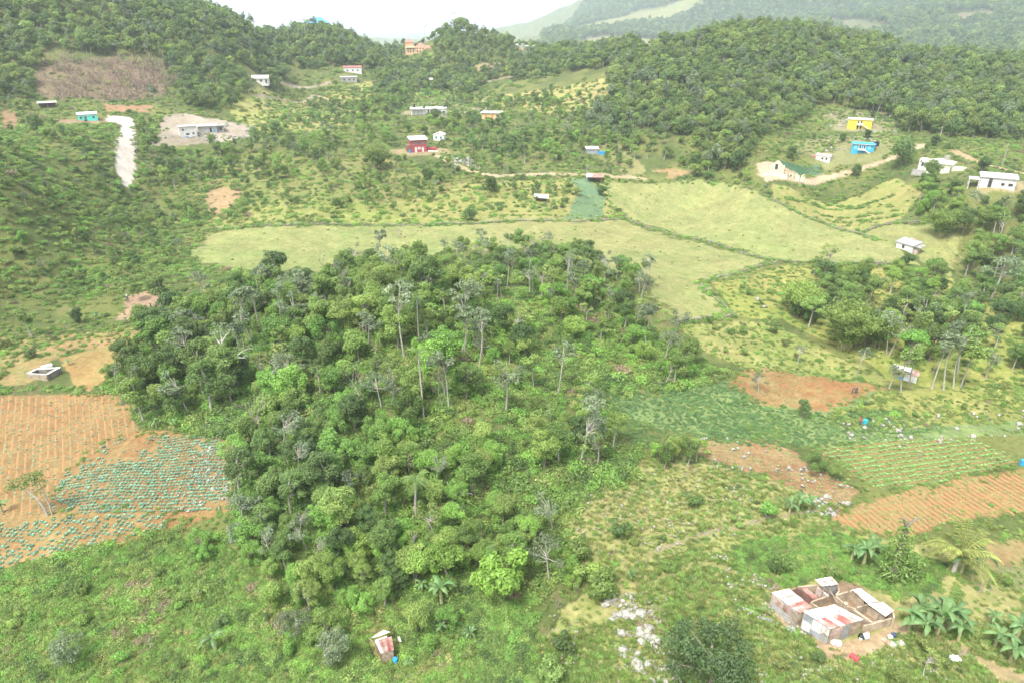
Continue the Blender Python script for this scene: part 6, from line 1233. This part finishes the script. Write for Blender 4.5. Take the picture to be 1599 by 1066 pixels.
# small tin shack in the thicket
sx, sy, sz = g(600, 1012); sh_ = empty('tin_shack', (sx, sy, sz)); tag(sh_, 'small broken tin-roofed shack sunk in the green thicket', 'shack')
def kp(cx, cy, h): p = g(550 + cx / 13.32, 960 + cy / 13.32, h); return np.array([p[0] - sx, p[1] - sy])
pens_keep = pens; pens = sh_
A, B, C_, D_ = kp(500, 600, 1.6), kp(600, 815, 1.6), kp(870, 730, 1.6), kp(720, 430, 1.6)
tin(A, kp(480, 520, 1.6), D_, D_ + (A - kp(480, 520, 1.6)), 1.62, 1.62, 1, [MW])
P0, P1, P2, P3 = kp(470, 530, 1.7), kp(820, 430, 1.7), kp(870, 735, 1.5), kp(600, 815, 1.5)
tin(P0, P1, P2, P3, 1.66, 1.5, 5, [MW, MRU, MPK, MRU, MPK]); tin(kp(400, 470, 1.5), kp(640, 250, 1.8), kp(790, 340, 1.8), kp(560, 460, 1.6), 1.55, 1.8, 3, [MW, MZN, MW]); tin(kp(940, 440, 1.2), kp(985, 435, 1.2), kp(1030, 550, 1.0), kp(970, 540, 1.0), 1.2, 1.0, 1, [MZN])
k0 = [ins(p, (P0 + P1 + P2 + P3) / 4, .9) for p in (P0, P3, P2, P1)]
for i in range(4): pwall(k0[i], k0[(i + 1) % 4], 1.42, t=.08, mat=[MBRN, MWD, MBRN, MBRN][i])
mb = MB(); p, q_ = kp(360, 480, 1.3), kp(480, 600, 1.4); mb.tube([(*p, 1.3), (*((p + q_) / 2), 1.35), (*q_, 1.4)], .05, 4); mb.build('pole', MWD, sh_)
pens = pens_keep
# ---------------------------------------------------------------- stone walls, rocks
def rock_mesh(mat, s, seed):
    import bmesh; bm = bmesh.new(); bmesh.ops.create_icosphere(bm, subdivisions=2, radius=.5); rr = np.random.default_rng(seed); ax = rr.uniform(.7, 1.3, 3)
    cuts = rdir(7)
    for v in bm.verts:
        d = v.co.normalized(); k = min([.5] + [(.34 + .06 * i % .1) / max(.2, d.dot(Vector(c))) for i, c in enumerate(cuts) if d.dot(Vector(c)) > .5]); v.co = d * k * (1 + rr.uniform(-.2, .2)); v.co.x *= ax[0]; v.co.y *= ax[1]; v.co.z *= ax[2] * .8
    me = bpy.data.meshes.new('rock'); bm.to_mesh(me); bm.free(); me.materials.append(mat); return me
ROCK = [rock_mesh(M['rock'], 1, i) for i in range(5)]; STN = [rock_mesh(M['stone'], 1, 20 + i) for i in range(4)]
def stone_wall(pts, lab, h=.9, w=.9, step=.45, mat='stone', name='stone_wall'):
    p = G([q[0] for q in pts], [q[1] for q in pts])[:, :2]; V = []; F = []; k = 0
    base = np.array([(v.co.x, v.co.y, v.co.z) for v in STN[0].vertices])
    oct_ = np.array([(1, 0, 0), (0, 1, 0), (-1, 0, 0), (0, -1, 0), (0, 0, 1), (0, 0, -1)], float) * .62; of = [(0, 1, 4, 4), (1, 2, 4, 4)]
    cube = np.array([(x, y, z) for x in (-1, 1) for y in (-1, 1) for z in (-1, 1)], float) * .5; cf = np.array([(0, 1, 3, 2), (4, 6, 7, 5), (0, 4, 5, 1), (2, 3, 7, 6), (0, 2, 6, 4), (1, 5, 7, 3)])
    cen = p.mean(0); z0 = float(H(*cen)); Vs = []; Fs = []
    for a, b in zip(p[:-1], p[1:]):
        L_ = np.linalg.norm(b - a); n = max(1, int(L_ / step)); d = (b - a) / L_; nn = np.array([-d[1], d[0]])
        for i in range(n):
            for lay in range(3):
                for row in range(2):
                    c = a + d * (i + RN.uniform(-.3, .3)) * step + nn * ((row - .5) * w * (.55 - .12 * lay) + RN.normal() * .12); s = step * RN.uniform(.8, 1.3)
                    if lay == 2 and RN.uniform() < .45 or lay and float(vnoise(c[0] / 3, c[1] / 3, 12)) < .38: continue
                    q = cube * (1 + RN.uniform(-.25, .25, (8, 1))); th = RN.uniform(0, 3.1); cs, sn = math.cos(th), math.sin(th); q = q @ np.array([[cs, -sn, 0], [sn, cs, 0], [0, 0, .75]]); q = q * s + (c[0] - cen[0], c[1] - cen[1], float(H(c[0], c[1])) - z0 + h * (.12 + .3 * lay))
                    Vs.append(q); Fs.append(cf + k); k += 8
    o = link(name, quads(name, np.vstack(Vs), np.vstack(Fs), [M[mat]]), None, (cen[0], cen[1], z0)); tag(o, lab, 'wall', 'dry stone walls between the pastures')
    return p
SW = [([(955,322),(975,338),(985,345),(1035,361),(1100,378),(1160,396),(1215,408)], 'grey dry stone wall slanting between the two big pastures'),
      ([(1095,450),(1098,440),(1130,430),(1170,420),(1215,408)], 'stone wall bounding the long pasture on its right end'),
      ([(1095,450),(1112,462),(1140,485),(1150,492)], 'short curved stone wall below the right end of the long pasture'),
      ([(1218,409),(1300,412),(1400,414),(1420,418)], 'low overgrown stone wall below the ruined white house'),
      ([(330,357),(450,354),(600,352),(750,349),(900,347),(975,342)], 'long low stone wall along the top of the long pasture'),
      ([(1290,350),(1340,366),(1370,378)], 'stone wall corner left of the ruined white house'), ([(1340,366),(1370,356),(1400,348),(1440,348)], 'stone wall climbing behind the ruined white house'),
      ([(1205,312),(1250,335),(1290,350)], 'stone wall below the terraced meadow'), ([(1060,503),(1100,495),(1150,492)], 'tumbled stone wall at the lower pasture corner')]
wallpts = []
for pts, lab in SW: wallpts.append(stone_wall(pts, lab, h=.42, w=.4, step=.32 if pts[0][1] > 380 else .4))
# hedges growing on the walls
P = []
for p in wallpts:
    for a, b in zip(p[:-1], p[1:]):
        n = max(1, int(np.linalg.norm(b - a) / .6)); t = RN.uniform(0, 1, n)[:, None]; P.append(a + (b - a) * t + RN.normal(size=(n, 2)) * .45)
hd = G(*zip(*[(212,282),(214,296)])); 
for pts, d in (([(0,898),(60,880),(130,865),(200,850),(262,832),(300,820)], .45), ([(0,612),(40,608),(110,606),(135,610)], .7), ([(1215,289),(1300,284),(1320,275)], 1.2), ([(1000,285),(1090,281),(1120,286)], 1.3), ([(300,345),(330,357),(600,352),(975,342)], 1.4), ([(945,285),(955,322),(975,338)], 1.3), ([(690,255),(760,280),(870,277),(960,281)], 2.5), ([(1225,312),(1300,318),(1400,322)], .6), ([(1240,298),(1400,304)], .6), ([(1290,345),(1400,338)], .6), ([(1270,330),(1395,331)], .7)):
    p = G([q[0] for q in pts], [q[1] for q in pts])[:, :2]
    for a, b in zip(p[:-1], p[1:]):
        n = max(1, int(np.linalg.norm(b - a) / d)); t = RN.uniform(0, 1, n)[:, None]; P.append(a + (b - a) * t + RN.normal(size=(n, 2)) * .5)
P = np.vstack(P); P = np.column_stack([P, H(P[:, 0], P[:, 1])]); n = len(P)
scatter('hedge_growth', WE, P, RN.uniform(0, 6.28, n), RN.uniform(.7, 1.7, n), RN.choice(6, n, p=[.1, .3, .1, .25, .05, .2]), 'creepers and low hedge growth along walls and field edges', 'hedge')
# limestone outcrops: the large ones singly, the rubble together
def rocks(pts, label, grp, n_each=1):
    for (px, py, s) in pts:
        x, y, z = g(px, py); o = link('limestone_rock', ROCK[int(RN.integers(0, 5))], None, (x, y, z + s * .12), (RN.uniform(-.3, .3), RN.uniform(-.3, .3), RN.uniform(0, 6.28)), (s, s * RN.uniform(.7, 1.1), s * .75)); tag(o, label, 'rock', grp)
def rsc(poly, n, s0, s1): 
    A = np.array(poly); out = []
    while len(out) < n:
        q = RN.uniform(A.min(0), A.max(0)); u = RN.uniform() ** 2.2
        if inpoly(q[0:1], q[1:2], poly)[0] and (n < 100 or float(vnoise(q[0] / 22, q[1] / 9, 6)) > RN.uniform(.3, .75)): out.append((q[0], q[1], s0 + (s1 - s0) * u))
    return out
rocks(rsc([(950,938),(985,928),(1012,975),(1028,1000),(1020,1040),(1000,1062),(980,1030),(955,1010),(970,985),(950,965)], 150, .2, 1.15), 'white limestone rock in the outcrop left of the large dark tree', 'white rocks of the lower outcrop')
rocks(rsc([(1015,930),(1050,935),(1030,960),(1000,955)], 14, .3, .7), 'white limestone rock at the upper end of the outcrop', 'white rocks at the top of the outcrop'); rocks(rsc([(880,980),(905,985),(900,1010),(885,1005)], 10, .3, .6), 'white rock on the bare patch beside the dry bank', 'rocks on the bare patch')
rocks(rsc([(1020,1040),(1060,1035),(1070,1066),(1010,1066)], 20, .3, .7), 'pale rock at the lower edge under the dark tree', 'rocks at the lower edge'); rocks([(945, 945, .9)], 'grey boulder alone on the dry bank above the grass patch', None)
rocks([(1182,468,1.5)], 'grey boulder below the curved stone wall', None); rocks([(1194,478,1.3)], 'second grey boulder below the curved stone wall', None); rocks([(1338,432,2.6)], 'pale rock face above the right grove', None)
rocks(rsc([(1100,880),(1145,900),(1150,915),(1110,910)], 14, .25, .6), 'pale rock on the path left of the creeper carpet', 'rocks on the path left of the creepers')
rocks(rsc([(310,690),(335,690),(365,770),(300,800),(270,800),(320,750)], 34, .3, .75), 'white rock along the right edge of the cabbage field', 'rocks at the cabbage field edge')
allr = []
for poly, n, s0, s1 in (([(900,740),(1090,725),(1250,790),(1140,845),(1000,885),(890,850)], 420, .1, .38), ([(1070,680),(1200,690),(1340,765),(1300,800),(1200,750),(1090,725)], 150, .06, .6), ([(1300,770),(1340,790),(1290,815),(1230,790)], 110, .08, .7), ([(1310,650),(1599,640),(1599,680),(1400,700),(1300,690)], 110, .08, .85),
                        ([(955,925),(1050,930),(1060,1060),(960,1066)], 900, .05, .3), ([(1190,1000),(1420,1020),(1500,1066),(1100,1066)], 220, .06, .36), ([(860,960),(910,970),(905,1040),(860,1040)], 120, .06, .3), ([(300,685),(368,700),(365,795),(270,805)], 200, .1, .35), ([(1100,850),(1220,920),(1280,1000),(1150,960)], 200, .12, .42), ([(340,195),(400,200),(400,215),(300,228),(225,225)], 200, .4, 1.6), ([(1290,178),(1400,182),(1400,215),(1290,250)], 160, .3, 1.2), ([(720,235),(760,270),(700,250)], 120, .3, 1.2), ([(640,145),(700,160),(620,170)], 1, .3, .5)):
    allr += rsc(poly, n, s0, s1)
A = np.array(allr); P = G(A[:, 0], A[:, 1]); n = len(P); P[:, 2] += .12 + A[:, 2] * .1
scatter('limestone_rubble', [o for o in bpy.data.objects if o.name.startswith('limestone_rock')][:5], P, RN.uniform(0, 6.28, n), A[:, 2], RN.integers(0, 5, n), 'scattered pale limestone rubble', 'rubble', tilt=.3)
# utility poles
for px, py, h, lab in ((787, 278, 5, 'pale utility pole beside the bend of the dirt road'), (916, 279, 5, 'pale utility pole beside the red-roofed shed'), (1565, 258, 7, 'pale utility pole beside the track behind the villas'), (1465, 225, 6, 'utility pole at the edge of the right hill forest'), (419, 178, 8, 'thin pole on the meadow left of the white villa')):
    x, y, z = g(px, py); e = empty('utility_pole', (x, y, z)); tag(e, lab, 'pole', 'utility poles'); mb = MB(); mb.tube([(0, 0, -.5), (0, 0, h / 2), (0, 0, h)], [.16, .13, .1], 6); mb.build('pole', M['pale'], e); bx(e, 'crossarm', MWD, -.7, .7, -.05, .05, h - .6, h - .48)
# the two people working on the bare plot
def person(px, py, pose, shirt, trouser, lab, hat=None, face=0, sc_=1.0):
    x, y, z = g(px, py); e = empty('person', (x, y, z), math.radians(face), sc_); tag(e, lab, 'person')
    J = {'p': (0, 0, .92), 'w': (0, -.02, 1.1), 'c': (0, -.1, 1.34), 'n': (0, -.16, 1.48), 'h': (0, -.22, 1.63)} if pose == 'bend' else {'p': (0, 0, .92), 'w': (0, 0, 1.1), 'c': (0, 0, 1.35), 'n': (0, 0, 1.5), 'h': (0, 0, 1.66)}
    if pose == 'bend': J.update(w=(0, -.12, 1.05), c=(0, -.38, 1.18), n=(0, -.52, 1.22), h=(0, -.66, 1.20))
    c = J['c']; V = [J['p'], J['w'], J['c'], J['n'], J['h']]; R = [(.15, .12), (.14, .11), (.17, .12), (.065, .065), (.105, .12)]; E = [(0, 1), (1, 2), (2, 3), (3, 4)]
    for s in (-1, 1):
        k = len(V); V += [(s * .1, 0, .88), (s * .13, -.04, .48), (s * .15, .02, .08), (s * .16, -.13, .03)]; R += [(.1, .1), (.07, .07), (.045, .045), (.045, .035)]; E += [(0, k), (k, k + 1), (k + 1, k + 2), (k + 2, k + 3)]
        k = len(V); V += [(s * .2, c[1], c[2] + .05), (s * .27, c[1] - .1, c[2] - .24), (s * .2, c[1] - .3, c[2] - .36 - (.2 if pose == 'bend' else 0)), (s * .19, c[1] - .38, c[2] - .40 - (.22 if pose == 'bend' else 0))]; R += [(.06, .06), (.045, .045), (.033, .033), (.04, .025)]; E += [(2, k), (k, k + 1), (k + 1, k + 2), (k + 2, k + 3)]
    me = bpy.data.meshes.new('body'); me.from_pydata(V, E, []); o = link('body', me, e); md = o.modifiers.new('skin', 'SKIN'); 
    for v, r in zip(me.skin_vertices[0].data, R): v.radius = r
    me.skin_vertices[0].data[0].use_root = True; o.modifiers.new('sub', 'SUBSURF').levels = 1; o.modifiers['sub'].render_levels = 1
    m, nt, out = new_mat('clothed_figure'); p = N(nt, 'ShaderNodeBsdfPrincipled', Roughness=.8); gn = nt.nodes.new('ShaderNodeTexCoord'); sx_ = nt.nodes.new('ShaderNodeSeparateXYZ'); nt.links.new(gn.outputs['Object'], sx_.inputs[0])
    st = N(nt, 'ShaderNodeMath', operation='GREATER_THAN'); nt.links.new(sx_.outputs[2], st.inputs[0]); st.inputs[1].default_value = .9; nt.links.new(mixc(nt, st.outputs[0], trouser, shirt), p.inputs['Base Color']); nt.links.new(p.outputs[0], out.inputs[0]); me.materials.append(m)
    hm_ = MB(); hx_, hy_, hz_ = J['h']; hm_.tube([(hx_, hy_, hz_ + .02), (hx_, hy_, hz_ + .06), (hx_, hy_, hz_ + .16), (hx_, hy_, hz_ + .19)], [.2, .13, .11, .05], 9); hm_.build('hat', solid('hat', hat or (.10, .08, .06)), e)
person(200, 471, 'stand', (.10, .10, .11), (.08, .07, .07), 'person in dark clothes standing at the top of the bare plot', (.75, .74, .7), 30)
person(238, 487, 'stand', (.04, .04, .05), (.05, .05, .06), 'person in black standing in the middle of the bare plot', None, -20, 1.1)
person(1330, 614, 'bend', (.08, .08, .10), (.05, .05, .07), 'person in dark clothes bending over the red plot', None, 60); person(1337, 612, 'bend', (.15, .12, .10), (.07, .06, .06), 'person in brown bending beside another on the red plot', None, -40)
person(1342, 664, 'stand', (.30, .08, .07), (.07, .07, .09), 'person in a dull red top beside the teal drum', None, 10)
# ---------------------------------------------------------------- haze
hm, nt, out = new_mat('air'); pv = nt.nodes.new('ShaderNodeVolumePrincipled')
pv.inputs['Color'].default_value = (.80, .90, 1.0, 1); pv.inputs['Density'].default_value = .00020; pv.inputs['Anisotropy'].default_value = .2
nt.links.new(pv.outputs[0], out.inputs['Volume'])
mb = MB(); mb.box(-9000, 9000, -9000, 12500, -160, 520); hz = mb.build('haze', hm); tag(hz, 'pale haze over the whole valley', 'haze', None, 'stuff')
